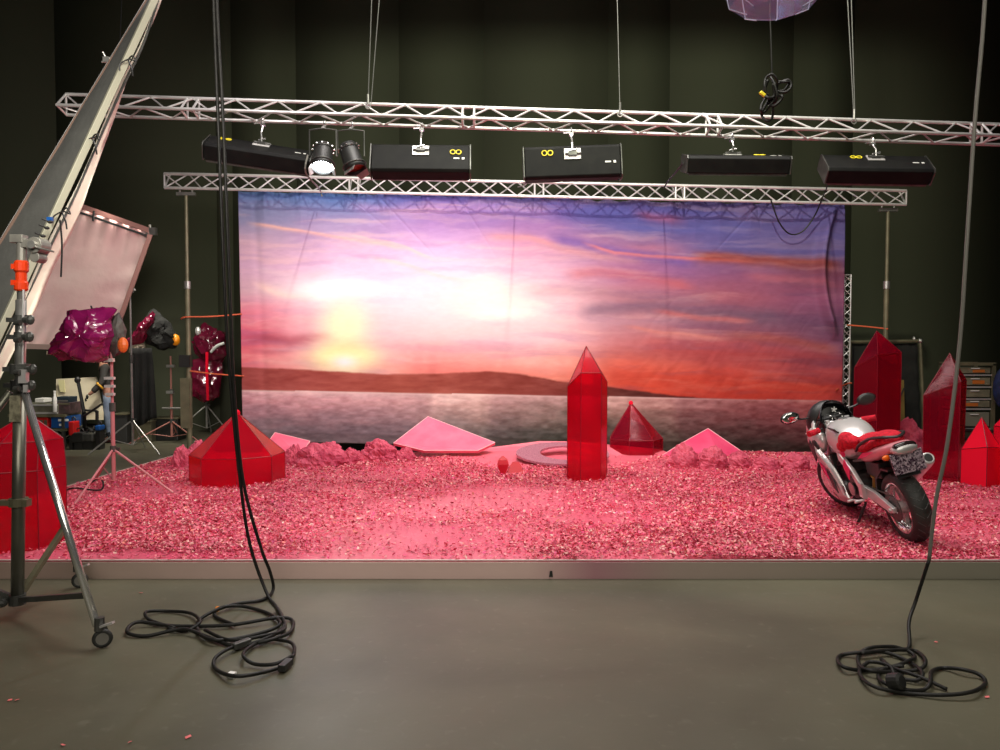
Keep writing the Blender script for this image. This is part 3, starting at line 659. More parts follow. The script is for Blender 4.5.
# two very small ones
b = base(503, 474); r = empty('crystal', b, 'tiny red diamond-shaped crystal lying in the petals', 'crystal', 'red crystals')
MB().loft([[(x*.03, y*.03, 0) for x, y in ((-1,-1),(1,-1),(1,1),(-1,1))], [(x*.075, y*.05, .13) for x, y in ((-1,-1),(1,-1),(1,1),(-1,1))], [(x*.06, y*.04, .19) for x, y in ((-1,-1),(1,-1),(1,1),(-1,1))], [(x*.012, y*.012, .24) for x, y in ((-1,-1),(1,-1),(1,1),(-1,1))]]).build('shaft', SMALLRED, r, local=True)
b = base(515, 473); r = empty('crystal', b, 'tiny red crystal stump right of the tiny diamond', 'crystal', 'red crystals')
MB().loft([[(x*.11, y*.08, 0) for x, y in ((-1,-1),(1,-1),(1,1),(-1,1))], [(x*.075+.01, y*.05, .10) for x, y in ((-1,-1),(1,-1),(1,1),(-1,1))], [(x*.04+.01, y*.03, .15) for x, y in ((-1,-1),(1,-1),(1,1),(-1,1))]]).build('shaft', SMALLRED, r, local=True)

# ================================================================= PINK BOARDS, RAMP, RING, ROCKS
M['pinkb'] = mat('pink_foam_board', srgb(244,120,146), .5, 0, srgb(236,100,130), 3)
M['pinkd'] = mat('deep_pink_board', srgb(226,80,120), .5, 0, srgb(214,60,104), 3)
def slab(pts, th, m, label, name='tilted_board'):
    r = empty(name, (sum((Vector(p) for p in pts), Vector())/len(pts)), label, 'board', 'tilted pink boards')
    o = [Vector(p) for p in pts]; nn = (o[1]-o[0]).cross(o[2]-o[0]).normalized()
    if nn.y < 0: nn = -nn
    MB().prism(o, nn*th).build('panel', m, r)
    e = MB()
    for i in range(len(o)): e.cyl(o[i], o[(i+1) % len(o)], .006, 6)
    e.build('edge_strip', mat('pale_pink_edge', srgb(250,190,195), .5), r)
    return r
slab([P(393.5,443,12.0), P(428,416.5,12.5), P(495,442.5,11.9), P(478,450.5,11.6), P(424,450.5,11.6)], .05, M['pinkb'], 'pink kite-shaped board tilted up left of the middle crystals')
slab([P(262,450,11.9), P(275,432.5,12.3), P(310,441,12.1), P(300,456,11.6), P(262,458,11.6)], .05, M['pinkb'], 'small pink board poking up behind the tent-shaped crystal')
slab([P(655,460,11.8), P(680,444,12.1), P(708,428.5,12.35), P(750,457,11.9), P(722,466,11.5), P(670,466,11.5)], .05, M['pinkd'], 'pink pointed board behind the rocks to the right of the low crystal')
def ramp():
    r = empty('ramp_board', G(540, 455, PH), 'broad thin pink board sloping up to the ring in the middle', 'board')
    a = [G(400,464,PH+.01), G(560,470,PH+.01), G(600,471,PH+.01), G(676,456,PH+.01)]
    bk = [P(660,449,12.3), P(575,441.5,12.3), P(540,441,12.3), P(470,450,12.2)]
    top = a+bk; top = [Vector(p) for p in top]
    low = [Vector((p.x, p.y, PH+.001)) for p in top]; n = len(top)
    MB().add(top+low, [tuple(range(n)), tuple(range(n, 2*n))[::-1]]+[(i, i+n, (i+1) % n+n, (i+1) % n) for i in range(n)]).build('top_panel', mat('matte_pink_board', srgb(232,112,130), .55, 0, srgb(222,96,116), 2), r)
    r2 = empty('ring_disc', P(563, 456, 11.4), 'flat glittery pink ring lying on the sloping board', 'ring')
    c = P(562.5, 453.5, 11.35); R1, R2 = .68, .44
    ax = Vector((0, -.10, 1)).normalized(); e1 = Vector((1, 0, 0)); e2 = ax.cross(e1); n = 56; vs = []
    for h in (-.015, .015):
        for R_, off in ((R1, 0), (R2, .11)):
            for k in range(n): t = 2*PI*k/n; vs.append(c+e1*(R_*math.cos(t)+off)+e2*R_*math.sin(t)+ax*h)
    fs = []
    for k in range(n):
        j = (k+1) % n; fs += [(k, j, n+j, n+k), (2*n+k, 3*n+k, 3*n+j, 2*n+j), (k, 2*n+k, 2*n+j, j), (n+k, n+j, 3*n+j, 3*n+k)]
    MB().add(vs, fs).build('ring', mat('glitter_pink', srgb(205,150,165), .35, .2, srgb(160,80,110), 60), r2)
ramp()
M['rock'] = mat('pink_foam_rock', srgb(218,96,120), .75, 0, srgb(176,50,80), 5, 1.0, 14)
def rock(px, py, wpx, hpx, label, Y=None, seed=0, dz=.8):
    c = G(px, py, PH); s = c.y/F; w_, h = wpx*s/2*1.05, hpx*s*1.2
    n, m = 64, 36; vs = []
    rnd = random.Random(seed); ph = [rnd.random()*6 for _ in range(8)]
    A = np.array([[PI*i/m, 2*PI*k/n] for i in range(m+1) for k in range(n)])
    d = np.stack([np.sin(A[:,0])*np.cos(A[:,1]), np.sin(A[:,0])*np.sin(A[:,1]), np.cos(A[:,0])], 1)
    f = .78+.55*(fbm(d[:,0]*1.7+seed*3.1+8, d[:,2]*1.7+d[:,1]*1.3+seed+8, seed, 4)-.3)
    f += .13*(np.abs(fbm(d[:,0]*7+d[:,1]*5+seed+70, d[:,2]*7+50, seed+9, 3)-.5)*2)-.08
    f += .16*np.abs(fbm(d[:,0]*4+d[:,1]*3+seed+30, d[:,2]*4+30, seed+5, 2)-.5)*2
    v = d*f[:, None]*np.array([w_, w_*dz, h*.95]); v[:, 2] = np.maximum(v[:, 2], -h*.05)
    q = MB(); q.add([tuple(p) for p in v], [(i*n+k, (i+1)*n+k, (i+1)*n+(k+1) % n, i*n+(k+1) % n) for i in range(m) for k in range(n)])
    for p in q.v: p += c
    o = q.build('foam_rock', M['rock'], base=c); tag(o, label, 'rock', 'pink foam rocks')
for a in ((183,466,26,18,'pale pink rock at the far left of the rocks, left of the tent-shaped crystal'),
          (200,458,30,16,'pink rock touching the back left of the tent-shaped crystal'),
          (322,465,56,24,'wide pink rock with a hollow, right of the tent-shaped crystal'),
          (294,464,22,19,'narrow pink rock beside the tent-shaped crystal'),
          (352,462,22,13,'small pink rock between the hollow rock and the lumpy one'),
          (381,460,42,19,'dark pink lumpy rock left of the kite-shaped board'),
          (405,460,22,12,'small pink rock in front of the kite-shaped board'),
          (684,467,36,21,'pink rock left of the pointed board'),
          (713,468,34,20,'pink rock with crumpled holes in front of the pointed board'),
          (740,467,26,14,'dark pink rock at the right foot of the pointed board'),
          (766,469,30,13,'flat pink rock half way to the motorcycle'),
          (797,469,32,15,'flat pink rock just left of the motorcycle'),
          (826,468,22,14,'pink rock half hidden by the front wheel of the motorcycle'),
          (908,447,40,25,'pink rock behind the tail of the motorcycle'),
          (915,470,26,22,'pink rock seen above the motorcycle silencer')):
    rock(*a, seed=a[0])

# ================================================================= MOTORCYCLE  (local: x right, y forward, z up, origin at rear contact)
def motorcycle():
    org = G(915, 541, PH+.002)
    r = empty('motorcycle', org, 'silver and pink sport motorcycle with red furry seat, leaning on its stand in the petals', 'motorcycle', rot=(0, math.radians(-14.5), math.radians(-1.5)))
    sil = mat('silver_lacquer', (.62,.60,.58,1), .25, .35, (.56,.54,.52,1), 3); pk = mat('hot_pink_patch', srgb(225,25,95), .4)
    rose = mat('rose_lacquer', srgb(225,150,158), .25, .2); fur = mat('red_fur', srgb(225,22,50), .9, 0, srgb(185,8,35), 30, 1, 60)
    scr = mat('smoked_screen', (.006,.006,.007,1), .08)
    def bd(mb, name, m, par=r, **k): return mb.build(name, m, par, local=True, **k)
    def wheel(y, R, wd, rimR, name, pw):
        wz = R
        prof = []
        for k in range(13):
            a = -PI/2+PI*k/12; prof.append((R-wd*.38+wd*.38*math.cos(a), wd/2*math.sin(a)))
        prof += [(rimR+.005, wd*.40), (rimR+.005, -wd*.40)]
        t = bd(MB().lathe(prof, (0,y,wz), (1,0,0), 48, True), name, M['rubber'], smooth=True)
        gr = MB()
        for k in range(26):
            a = 2*PI*k/26
            for s in (-1, 1):
                p0 = Vector((s*.01, y+(R+.0008)*math.sin(a), wz+(R+.0008)*math.cos(a))); a2 = a+.16; rr = R-wd*.10
                p1 = Vector((s*wd*.36, y+rr*math.sin(a2), wz+rr*math.cos(a2))); gr.beam(p0, p1, .009, .004)
        bd(gr, 'tread_groove', mat('groove_grey_'+name, (.08,.08,.075,1), .8), t)
        rm = MB().lathe([(rimR,-wd*.42),(rimR+.012,-wd*.44),(rimR+.012,-wd*.38),(rimR-.02,-wd*.30),(rimR-.025,0),(rimR-.02,wd*.30),(rimR+.012,wd*.38),(rimR+.012,wd*.44),(rimR,wd*.42),(rimR-.04,wd*.25),(rimR-.045,0),(rimR-.04,-wd*.25)], (0,y,wz), (1,0,0), 40, True)
        bd(rm, 'rim', M['chrome'], t, smooth=True)
        sp = MB()
        for k in range(3):
            a = 2*PI*k/3+.5
            for da in (-.12, .12):
                sp.beam((0, y+.03*math.sin(a), wz+.03*math.cos(a)), (0, y+(rimR-.03)*math.sin(a+da), wz+(rimR-.03)*math.cos(a+da)), .035, .028)
        sp.lathe([(.02,-wd*.45),(.05,-wd*.45),(.055,0),(.05,wd*.45),(.02,wd*.45)], (0,y,wz), (1,0,0), 20)
        bd(sp, 'spokes', sil, t)
        return t
    rw = wheel(0, .315, .175, .215, 'rear_tyre', 0); fw = wheel(1.40, .30, .12, .215, 'front_tyre', 0)
    # sprocket, chain, discs
    bd(MB().lathe([(.04,-.095),(.105,-.095),(.105,-.10),(.04,-.10)], (0,0,.315), (1,0,0), 30, True).torus((-.0975,0,.315), (1,0,0), .108, .006, 30, 5), 'sprocket', M['dsteel'], rw)
    bd(MB().tube([(-.0975,0,.43),(-.0975,.5,.43)], .008, 5).tube([(-.0975,0,.205),(-.0975,.5,.32)], .008, 5), 'chain', M['dsteel'])
    for s in (-1, 1): bd(MB().lathe([(.09,s*.07),(.15,s*.07),(.15,s*.075),(.09,s*.075)], (0,1.40,.30), (1,0,0), 30, True), 'brake_disc', M['chrome'], fw)
    # swingarm
    for s in (-1, 1):
        q = MB().loft([[(s*.125-.018, y, z-h), (s*.125+.018, y, z-h), (s*.125+.018, y, z+h), (s*.125-.018, y, z+h)] for y, z, h in ((-.05,.315,.022),(.02,.32,.036),(.25,.37,.05),(.50,.40,.045))])
        bd(q, 'swingarm', M['alu'], bevel=.008)
    bd(MB().box((0,.40,.39), (.26,.10,.07)).cyl((-.16,0,.315),(.16,0,.315), .016), 'axle_bridge', M['alu'])
    bd(MB().loft([[(x, y, z) for x in (-.10, .10) for y, z in ((a[0], a[1]),)] + [(x, y, z) for x in (.10, -.10) for y, z in ((a[2], a[3]),)] for a in ((.33,.36,.30,.37),(.27,.55,.245,.54),(.10,.665,.10,.645),(-.03,.665,-.03,.65))]), 'hugger_fender', M['black'])
    # frame spars
    for s in (-1, 1):
        q = MB().loft([[(s*x-.02, y-.0, z-h), (s*x+.02, y, z-h), (s*x+.02, y, z+h), (s*x-.02, y, z+h)] for x, y, z, h in ((.15,.44,.38,.06),(.17,.55,.56,.045),(.17,.80,.70,.05),(.06,1.10,.84,.055))])
        bd(q, 'frame_spar', M['alu'], bevel=.01)
        bd(MB().tube([(s*.12,.60,.66),(s*.11,.3,.72),(s*.08,-.05,.80)], .014, 8), 'subframe_tube', M['dsteel'])
        bd(MB().beam((s*.19,.42,.36),(s*.19,.40,.50), .02, .07).cyl((s*.18,.42,.33),(s*.27,.42,.33), .014), 'foot_peg_bracket', M['alu'])
    bd(MB().prism([(-.205,.66,.62),(-.205,.58,.50),(-.205,.52,.60),(-.205,.60,.70)], (-.008,0,0)), 'frame_stripe', pk)
    # engine
    eg = MB().box((0,.74,.42), (.30,.34,.22)).box((0,.86,.56), (.28,.20,.20), rot=(-.5,0,0)).lathe([(.10,-.17),(.11,-.15),(.11,.15),(.10,.17)], (0,.62,.40), (1,0,0), 20).lathe([(.075,-.19),(.085,-.17),(.085,.17),(.075,.19)], (0,.82,.36), (1,0,0), 20)
    for k in range(6): eg.box((0,.90,.46+.03*k), (.31,.20,.008), rot=(-.5,0,0))
    bd(eg, 'engine', mat('engine_black', (.03,.028,.026,1), .35, .6, (.10,.095,.09,1), 8), bevel=.006)
    bd(MB().lathe([(.02,0),(.06,.0),(.065,.012),(.02,.016)], (-.185,.62,.40), (-1,0,0), 18), 'clutch_cover', M['steel'])
    bd(MB().lathe([(.02,0),(.045,.0),(.05,.012),(.02,.016)], (-.20,.82,.36), (-1,0,0), 18), 'generator_cover', M['steel'])
    bd(MB().box((0,1.07,.52), (.30,.04,.30), rot=(-.15,0,0)), 'radiator', M['dsteel'])
    # tank
    def sec(y, zc, hw, hh, e=2.6, n=20, flat=.0):
        out = []
        for k in range(n):
            a = 2*PI*k/n; c_, s_ = math.cos(a), math.sin(a)
            x = hw*math.copysign(abs(c_)**(2/e), c_); z = hh*math.copysign(abs(s_)**(2/e), s_)
            out.append((x, y, zc+z))
        return out
    tk = MB().loft([sec(.54,.78,.07,.06), sec(.58,.78,.14,.11), sec(.70,.80,.195,.165), sec(.84,.83,.215,.185), sec(.98,.85,.20,.17), sec(1.08,.86,.15,.12), sec(1.12,.86,.08,.06)])
    bd(tk, 'fuel_tank', sil, smooth=True, sub=1)
    bd(MB().lathe([(0.0,.0),(.045,.0),(.045,.012),(0,.016)], (0,.93,1.008), (0,-.1,1), 20), 'fuel_cap', M['chrome'])
    bd(MB().box((-.165,.80,.945), (.012,.15,.075), rot=(0,-.75,0)), 'tank_decal', M['black'])
    bd(MB().box((-.173,.78,.951), (.008,.02,.05), rot=(0,-.75,0)).box((-.173,.82,.951), (.008,.02,.05), rot=(0,-.75,0)).box((-.173,.80,.951), (.008,.02,.02), rot=(0,-.75,0)), 'decal_mark', M['white'])
    ht = MB().ell((-.172,.72,.80), (.018,.07,.06)).ell((-.165,.80,.79), (.02,.06,.05)).ell((-.165,.72,.74), (.02,.06,.05)); bd(ht, 'tank_patch', pk)
    bd(MB().ell((-.13,.62,.86), (.075,.12,.085), 18, 12).ell((-.15,.70,.80), (.055,.08,.06), 14, 10).ell((-.12,.52,.87), (.06,.10,.05), 14, 10), 'fur_tank_patch', fur, smooth=True)
    # seat
    st = MB().loft([sec(.66,.84,.09,.05), sec(.60,.82,.13,.06), sec(.45,.80,.145,.055), sec(.25,.825,.14,.05), sec(.20,.87,.13,.05), sec(.05,.90,.12,.045), sec(-.10,.925,.09,.035), sec(-.14,.92,.05,.02)])
    rng = random.Random(5)
    st.ell((0,.30,.885), (.13,.20,.055), 20, 12).ell((0,.04,.945), (.11,.16,.045), 20, 12)
    bd(st, 'fur_seat_cover', fur, smooth=True, sub=1)
    bd(MB().tube(spline([(-.15,.42,.79),(-.16,.30,.86),(-.13,.12,.935),(-.10,-.06,.965),(0,-.15,.96),(.10,-.06,.965),(.13,.12,.935)], 6), .014, 6), 'grab_strap', M['black'])
    # tail
    tl = MB().loft([sec(.50,.70,.12,.055), sec(.30,.74,.15,.06), sec(.10,.80,.15,.065), sec(-.08,.855,.13,.06), sec(-.20,.885,.10,.045), sec(-.24,.89,.06,.02)])
    bd(tl, 'tail_cowl', rose, smooth=True, sub=1)
    for s in (-1, 1): bd(MB().prism([(s*.156,.40,.72),(s*.160,.20,.77),(s*.155,.02,.84),(s*.158,.25,.80)], (s*.006,0,0)), 'tail_stripe', pk)
    bd(MB().loft([sec(-.17,.885,.085,.032), sec(-.235,.89,.095,.036), sec(-.262,.893,.088,.026)]), 'tail_light', mat('dark_lens', (.02,.012,.012,1), .1), smooth=True)
    bd(MB().loft([sec(-.16,.865,.10,.045), sec(-.24,.862,.105,.042), sec(-.27,.868,.085,.03)]), 'tail_light_trim', M['alu'], smooth=True)
    for s in (-1,):
        bd(MB().cyl((s*.07,-.10,.80),(s*.11,-.12,.80), .010).ell((s*.125,-.13,.80), (.035,.025,.025)), 'rear_indicator', mat('indicator_amber', srgb(240,110,20), .2))
    bd(MB().prism([(-.10,-.10,.83),(.10,-.10,.83),(.10,-.20,.62),(-.10,-.20,.62)], (0,.02,.01)), 'plate_bracket', M['black'])
    gm = mat('glitter_plate', (.12,.05,.10,1), .3, .6); nt = gm.node_tree; v = nt.nodes.new('ShaderNodeTexVoronoi'); v.inputs['Scale'].default_value = 75
    rp = nt.nodes.new('ShaderNodeValToRGB'); rp.color_ramp.elements[0].color = (.10,.04,.08,1); rp.color_ramp.elements[1].color = (.95,.75,.85,1); rp.color_ramp.elements[0].position = .35; rp.color_ramp.elements[1].position = .8
    tcn = [n for n in nt.nodes if n.type == 'TEX_COORD'][0]; nt.links.new(tcn.outputs['Object'], v.inputs['Vector']); nt.links.new(v.outputs['Color'], rp.inputs[0]); nt.links.new(rp.outputs[0], nt.nodes['Principled BSDF'].inputs['Base Color'])
    bd(MB().prism([(-.135,-.225,.84),(.135,-.225,.84),(.135,-.25,.665),(-.135,-.25,.665)], (0,.006,0)), 'number_plate', gm, label='plate covered in silver and pink glitter')
    # front end
    for s in (-1, 1):
        bd(MB().cyl((s*.10,1.40,.30),(s*.10,1.26,.62), .026).cyl((s*.10,1.26,.62),(s*.10,1.10,.98), .020), 'fork_leg', M['alu'], smooth=True)
        bd(MB().cyl((s*.10,1.11,.93),(s*.30,1.02,.93), .012), 'handlebar', M['black'])
        bd(MB().cyl((s*.22,1.055,.93),(s*.34,1.0,.93), .030, 10), 'grip_wrap', fur)
        bd(MB().tube([(s*.20,1.10,.935),(s*.24,1.14,.93),(s*.34,1.08,.925)], .007, 6), 'brake_lever', M['alu'])
        # mirrors
        mr = bd(MB().tube(spline([(s*.20,1.32,1.03),(s*.28,1.30,1.04),(s*.36,1.27,1.075)], 4), .011, 6), 'mirror_arm', M['black'])
        bd(MB().ell((s*.40,1.27,1.085), (.10,.024,.062)), 'mirror_housing', M['black'], mr, smooth=True)
        bd(MB().ell((s*.40,1.252,1.085), (.086,.008,.05)), 'mirror_glass', mat('mirror_glass', (.8,.82,.78,1), .05, 1) if s < 0 else M['dsteel'], mr, smooth=True)
    bd(MB().box((0,1.10,.96), (.26,.06,.03)).cyl((-.10,1.10,.98),(-.10,1.10,1.0), .025).cyl((.10,1.10,.98),(.10,1.10,1.0), .025), 'fork_yoke', M['alu'])
    bd(MB().loft([[(-.06+.12*k/8-.0, 1.40+(.31+.015*math.sin(PI*k/8))*math.sin(a), .30+(.31+.015*math.sin(PI*k/8))*math.cos(a)) for k in range(9)] + [(.06-.12*k/8, 1.40+(.325+.015*math.sin(PI*k/8))*math.sin(a), .30+(.325+.015*math.sin(PI*k/8))*math.cos(a)) for k in range(9)] for a in [-1.0+.2*j for j in range(9)]]), 'front_fender', sil, smooth=True)
    # fairing: shells each side and the nose
    for s in (-1, 1):
        out = [(1.52,.96),(1.38,1.04),(1.22,.98),(1.16,.86),(1.10,.74),(1.0,.66),(.90,.56),(.80,.40),(.74,.26),(.90,.20),(1.06,.28),(1.14,.42),(1.22,.56),(1.36,.68),(1.50,.80)]
        rings = []
        for k, sc in ((0, 1.0), (1, .96), (2, .86)):
            rings.append([(s*(.175+.05*k*.5+.05*math.exp(-((z-.75)/.2)**2)-.09*max(0, (y-1.2))/.3), 1.12+(y-1.12)*sc, .62+(z-.62)*sc) for y, z in out])
        q = MB().loft(rings, True)
        sf = bd(q, 'side_fairing', sil if s > 0 else sil, smooth=False, bevel=.01)
        bd(MB().ell((s*.19,1.24,.80), (.075,.19,.14), 18, 12), 'upper_side_panel', sil, sf, smooth=True)
        bd(MB().ell((s*.245,1.17,.75), (.028,.075,.09), 14, 10), 'air_scoop', M['black'], sf, smooth=True)
        bd(MB().prism([(s*.262,1.24,.82),(s*.262,1.14,.66),(s*.262,1.19,.60),(s*.262,1.29,.76)], (s*.01,0,0)), 'air_vent', M['black'], sf)
        bd(MB().prism([(s*.25,1.05,.56),(s*.25,.97,.45),(s*.25,1.08,.50),(s*.25,1.13,.60)], (s*.012,0,0)), 'fairing_stripe', pk, sf)
        bd(MB().prism([(s*.243,.98,.60),(s*.243,.88,.44),(s*.243,.84,.33),(s*.243,.93,.37),(s*.243,1.02,.50)], (s*.01,0,0)), 'lower_vent', M['black'], sf)
    bd(MB().loft([sec(1.32,.88,.19,.11,2.4), sec(1.40,.88,.225,.15,2.4), sec(1.50,.88,.17,.13,2.2), sec(1.60,.84,.10,.08,2.0), sec(1.63,.83,.03,.03,2.0)]), 'nose_fairing', rose, smooth=True)
    # screen: curved bubble shell
    sv = []; nu, nv = 15, 9
    for j in range(nv):
        tj = j/(nv-1)
        for i in range(nu):
            a = PI*(i/(nu-1)); hw = .225*(1-.34*tj**1.6); hh = .10*(1-tj)+.16
            y = 1.50-.30*tj-.0*math.sin(a); y -= .16*(1-math.sin(a)); z = .80+.375*tj**.9*(.30+.70*math.sin(a)**.6)
            sv.append((-hw*math.cos(a), y, z))
    so = bd(MB().add(sv, [(j*nu+i, j*nu+i+1, (j+1)*nu+i+1, (j+1)*nu+i) for j in range(nv-1) for i in range(nu-1)]), 'windscreen', scr, smooth=True, solid=.006)
    em = MB()
    for k in range(5):
        a = 2*PI*k/5; em.beam((0.03,1.195,1.075), (.03+.028*math.cos(a),1.193,1.075+.028*math.sin(a)), .010, .010)
    bd(em, 'screen_emblem', M['white'], so)
    bd(MB().ell((0,1.36,.94), (.218,.14,.225), 22, 14), 'inner_cowl', M['black'], smooth=True)
    bd(MB().box((0,1.22,.985), (.26,.06,.09), rot=(.5,0,0)), 'instrument_cowl', M['black'], bevel=.01)
    bd(MB().torus((-.05,1.185,1.0), (0,-1,.5), .04, .006, 20, 5).torus((.05,1.185,1.0), (0,-1,.5), .04, .006, 20, 5), 'gauge_ring', M['chrome'])
    # exhaust
    bd(MB().tube(spline([(.10,1.0,.40),(.08,.85,.24),(.12,.6,.22),(.17,.4,.30),(.18,.25,.45)], 5), .025, 10), 'exhaust_pipe', M['steel'], smooth=True)
    mf = bd(MB().lathe([(.03,0),(.055,.05),(.062,.10),(.062,.42),(.058,.47),(.048,.50),(.034,.50),(.034,.44)], (.185,.26,.46), (.04,-.9,.56), 24), 'silencer', M['alu'], smooth=True)
    ax = Vector((.04,-.9,.56)).normalized(); e = Vector((.185,.26,.46))+ax*.495
    bd(MB().lathe([(.0,0),(.034,0),(.034,.008),(0,.008)], e, ax, 18), 'silencer_outlet', M['black'], mf)
    # stand, rear shock, foot lever
    bd(MB().tube([(-.14,.50,.28),(-.26,.58,.04),(-.30,.60,-.055),(-.34,.68,-.062)], .013, 6), 'kick_stand', M['black'])
    bd(MB().cyl((-.06,.40,.42),(-.05,.30,.66), .03, 12).torus((-.055,.35,.54), (.04,-.38,.92), .036, .008), 'rear_shock', mat('shock_yellow', srgb(150,110,30), .5))
    bd(MB().box((0,.30,.62), (.18,.28,.14)), 'battery_box', M['black'], bevel=.01)
    bd(MB().tube([(-.21,.42,.33),(-.215,.60,.30)], .010, 6).cyl((-.215,.60,.30),(-.27,.60,.30), .012), 'shift_lever', M['alu'])
motorcycle()
for o_ in bpy.data.objects:   # the front wheel is steered a little to the left
    if o_.name in ('front_tyre', 'front_fender'):
        pv = Vector((0, 1.40, .30)); R_ = Matrix.Rotation(math.radians(20), 4, Vector((0, -.38, .92)))
        o_.matrix_local = Matrix.Translation(pv) @ R_ @ Matrix.Translation(-pv)

# ================================================================= CABLES ON THE FLOOR
def fz(pts, z=.014, wob=.02, seed=1):
    rr = random.Random(seed); out = []
    for i, (a, b_) in enumerate(pts): out.append(G(a, b_, z+(.022*(i % 3)/2)))
    return out
def onfloor(pts):
    return [Vector((p.x, p.y, max(p.z, .012))) for p in pts]
def left_cable():
    r = empty('hanging_cable', G(235, 640, 0), 'bundle of black cables hanging at the left and coiled on the floor', 'cable')
    YC = 5.4
    def hang(off, dx=0): return [P(a+dx, b_, y) for a, b_, y in off]
    A = hang([(207,-260,5.9),(213,-20,5.8),(218,120,5.7),(225,300,5.6),(231,390,5.6),(240,480,5.6),(250,545,5.65),(263,582,5.9)])
    A = A[:-1]+[G(268,596,.03)]+fz([(281,614),(283,628),(262,640),(235,646),(205,636),(182,629),(146,636),(127,632),(138,622),(175,626),(230,625),(275,618),(292,620),(290,632),(270,640),(245,645)])
    MB().tube(onfloor(spline(A, 6)), .012, 7).build('cable_strand', M['cable'], r, smooth=True)
    B = hang([(209,-260,5.9),(216,-20,5.8),(223,120,5.7),(230,300,5.6),(234,390,5.6),(243,480,5.6),(260,545,5.65),(270,572,5.7)])
    B += [G(273,590,.03)]+fz([(262,600),(235,604),(212,612),(198,622),(200,634),(215,640),(240,638),(270,630),(280,622),(265,612),(240,606),(220,608),(215,616),(235,625)])
    MB().tube(onfloor(spline(B, 6)), .012, 7).build('cable_strand', M['cable'], r, smooth=True)
    for i, L_ in enumerate(([(175,628),(150,620),(146,612),(165,611),(190,613),(200,622),(185,631),(168,628)], [(262,638),(290,642),(294,653),(285,665),(260,673),(235,676),(217,670),(214,660),(226,650),(245,643)], [(262,640),(246,650),(244,657),(255,664),(275,664),(292,656)], [(205,630),(230,640),(262,636),(285,628),(276,606)])):
        MB().tube(spline(fz(L_, .014+.004*i), 6), .011, 7).build('cable_strand', M['cable'], r, smooth=True)
    MB().beam(G(233,647,.035), G(250,641,.035), .04, .04).build('plug', M['dsteel'], r, bevel=.006)
    MB().beam(G(281,669,.03), G(290,661,.03), .045, .04).build('socket', M['black'], r, bevel=.006)
    MB().beam(G(229,674.5,.016), G(235,675.5,.016), .03, .03).build('white_tape', M['white'], r)
    MB().beam(G(216,609,.016), G(219,609,.016), .028, .03).build('yellow_tape', M['amber'], r)
left_cable()
def right_cable():
    r = empty('hanging_cable', G(905, 675, 0), 'long grey-black cable hanging at the right and coiled on the floor', 'cable')
    q = lambda L_: [(800+a/3.57, 540+b_/3.57) for a, b_ in L_]
    A = [P(a, b_, y) for a, b_, y in ((992,-260,4.95),(986,-20,4.9),(975,120,4.85),(967,240,4.8),(960,340,4.8),(948,440,4.8),(936,500,4.85),(929,560,4.9),(916,600,4.95))]+[G(909,622,.1)]
    MB().tube(spline(A[:8], 6), .012, 8).build('hanging_run', M['cablegrey'], r, smooth=True)
    mainl = q([(388,385),(330,380),(250,385),(210,410),(215,450),(260,468),(350,470),(430,460),(448,430),(420,400),(370,392),(230,400),(150,410),(135,430),(160,455),(230,465),(320,455),(390,430),(410,415),(385,395)])
    MB().tube(onfloor(spline(A[7:]+fz(mainl), 6)), .011, 8).build('cable_strand', M['cable'], r, smooth=True)
    for L_ in ([(210,450),(220,490),(270,525),(380,547),(520,553),(620,540),(662,510),(640,480),(580,462),(510,457),(470,470),(465,510),(440,535),(380,535),(300,510),(280,480),(310,455),(370,450)],
               [(290,425),(330,455),(430,490),(525,533)], [(215,460),(250,435),(320,450),(345,490),(420,500),(435,470),(380,430),(300,400),(220,405)]):
        MB().tube(spline(fz(q(L_)), 6), .011, 8).build('cable_strand', M['cable'], r, smooth=True)
    MB().lathe([(.03,0),(.045,.01),(.045,.07),(.03,.08)], G(889,682,.045), (.4,-.6,.3), 14).build('plug', M['black'], r)
right_cable()
def hung_bundle():
    r = empty('cable_bundle', P(772, 75, 8.0), 'black cable tied in a bundle with a yellow plug, hanging above the upper truss', 'cable')
    top = P(771, -60, 8.0)
    MB().tube([Vector((top.x, 8.0, 10.95)), P(770,10,8.0), P(772,74,8.0)], .008, 6).build('suspension_cord', M['cable'], r)
    rr = random.Random(3); m = MB()
    def loop(pts, r_=.013): m.tube(spline([P(a, b_, 8.0+rr.uniform(-.06,.06)) for a, b_ in pts], 6), r_, 6)
    loop([(772,74),(766,78),(765,88),(770,100),(776,92),(777,80),(772,74)]); loop([(770,76),(775,86),(777,98),(772,104),(767,96)])
    loop([(775,92),(784,90),(789,83),(786,82),(779,82),(774,86)]); loop([(777,84),(788,80),(791,86),(786,92),(776,92)])
    loop([(768,94),(762,104),(761,111),(765,112),(771,104),(775,98)]); loop([(770,98),(763,110),(762,116),(767,121),(772,118),(773,108),(770,98)])
    loop([(775,96),(782,96),(781,100),(774,106),(768,104)]); loop([(768,80),(764,92),(768,98),(774,96),(773,84)], .016)
    m.build('coil', M['cable'], r, smooth=True)
    MB().beam(P(760,92,7.95), P(765,96,7.95), .035, .035).build('yellow_plug', M['yellow'], r, bevel=.008)
hung_bundle()

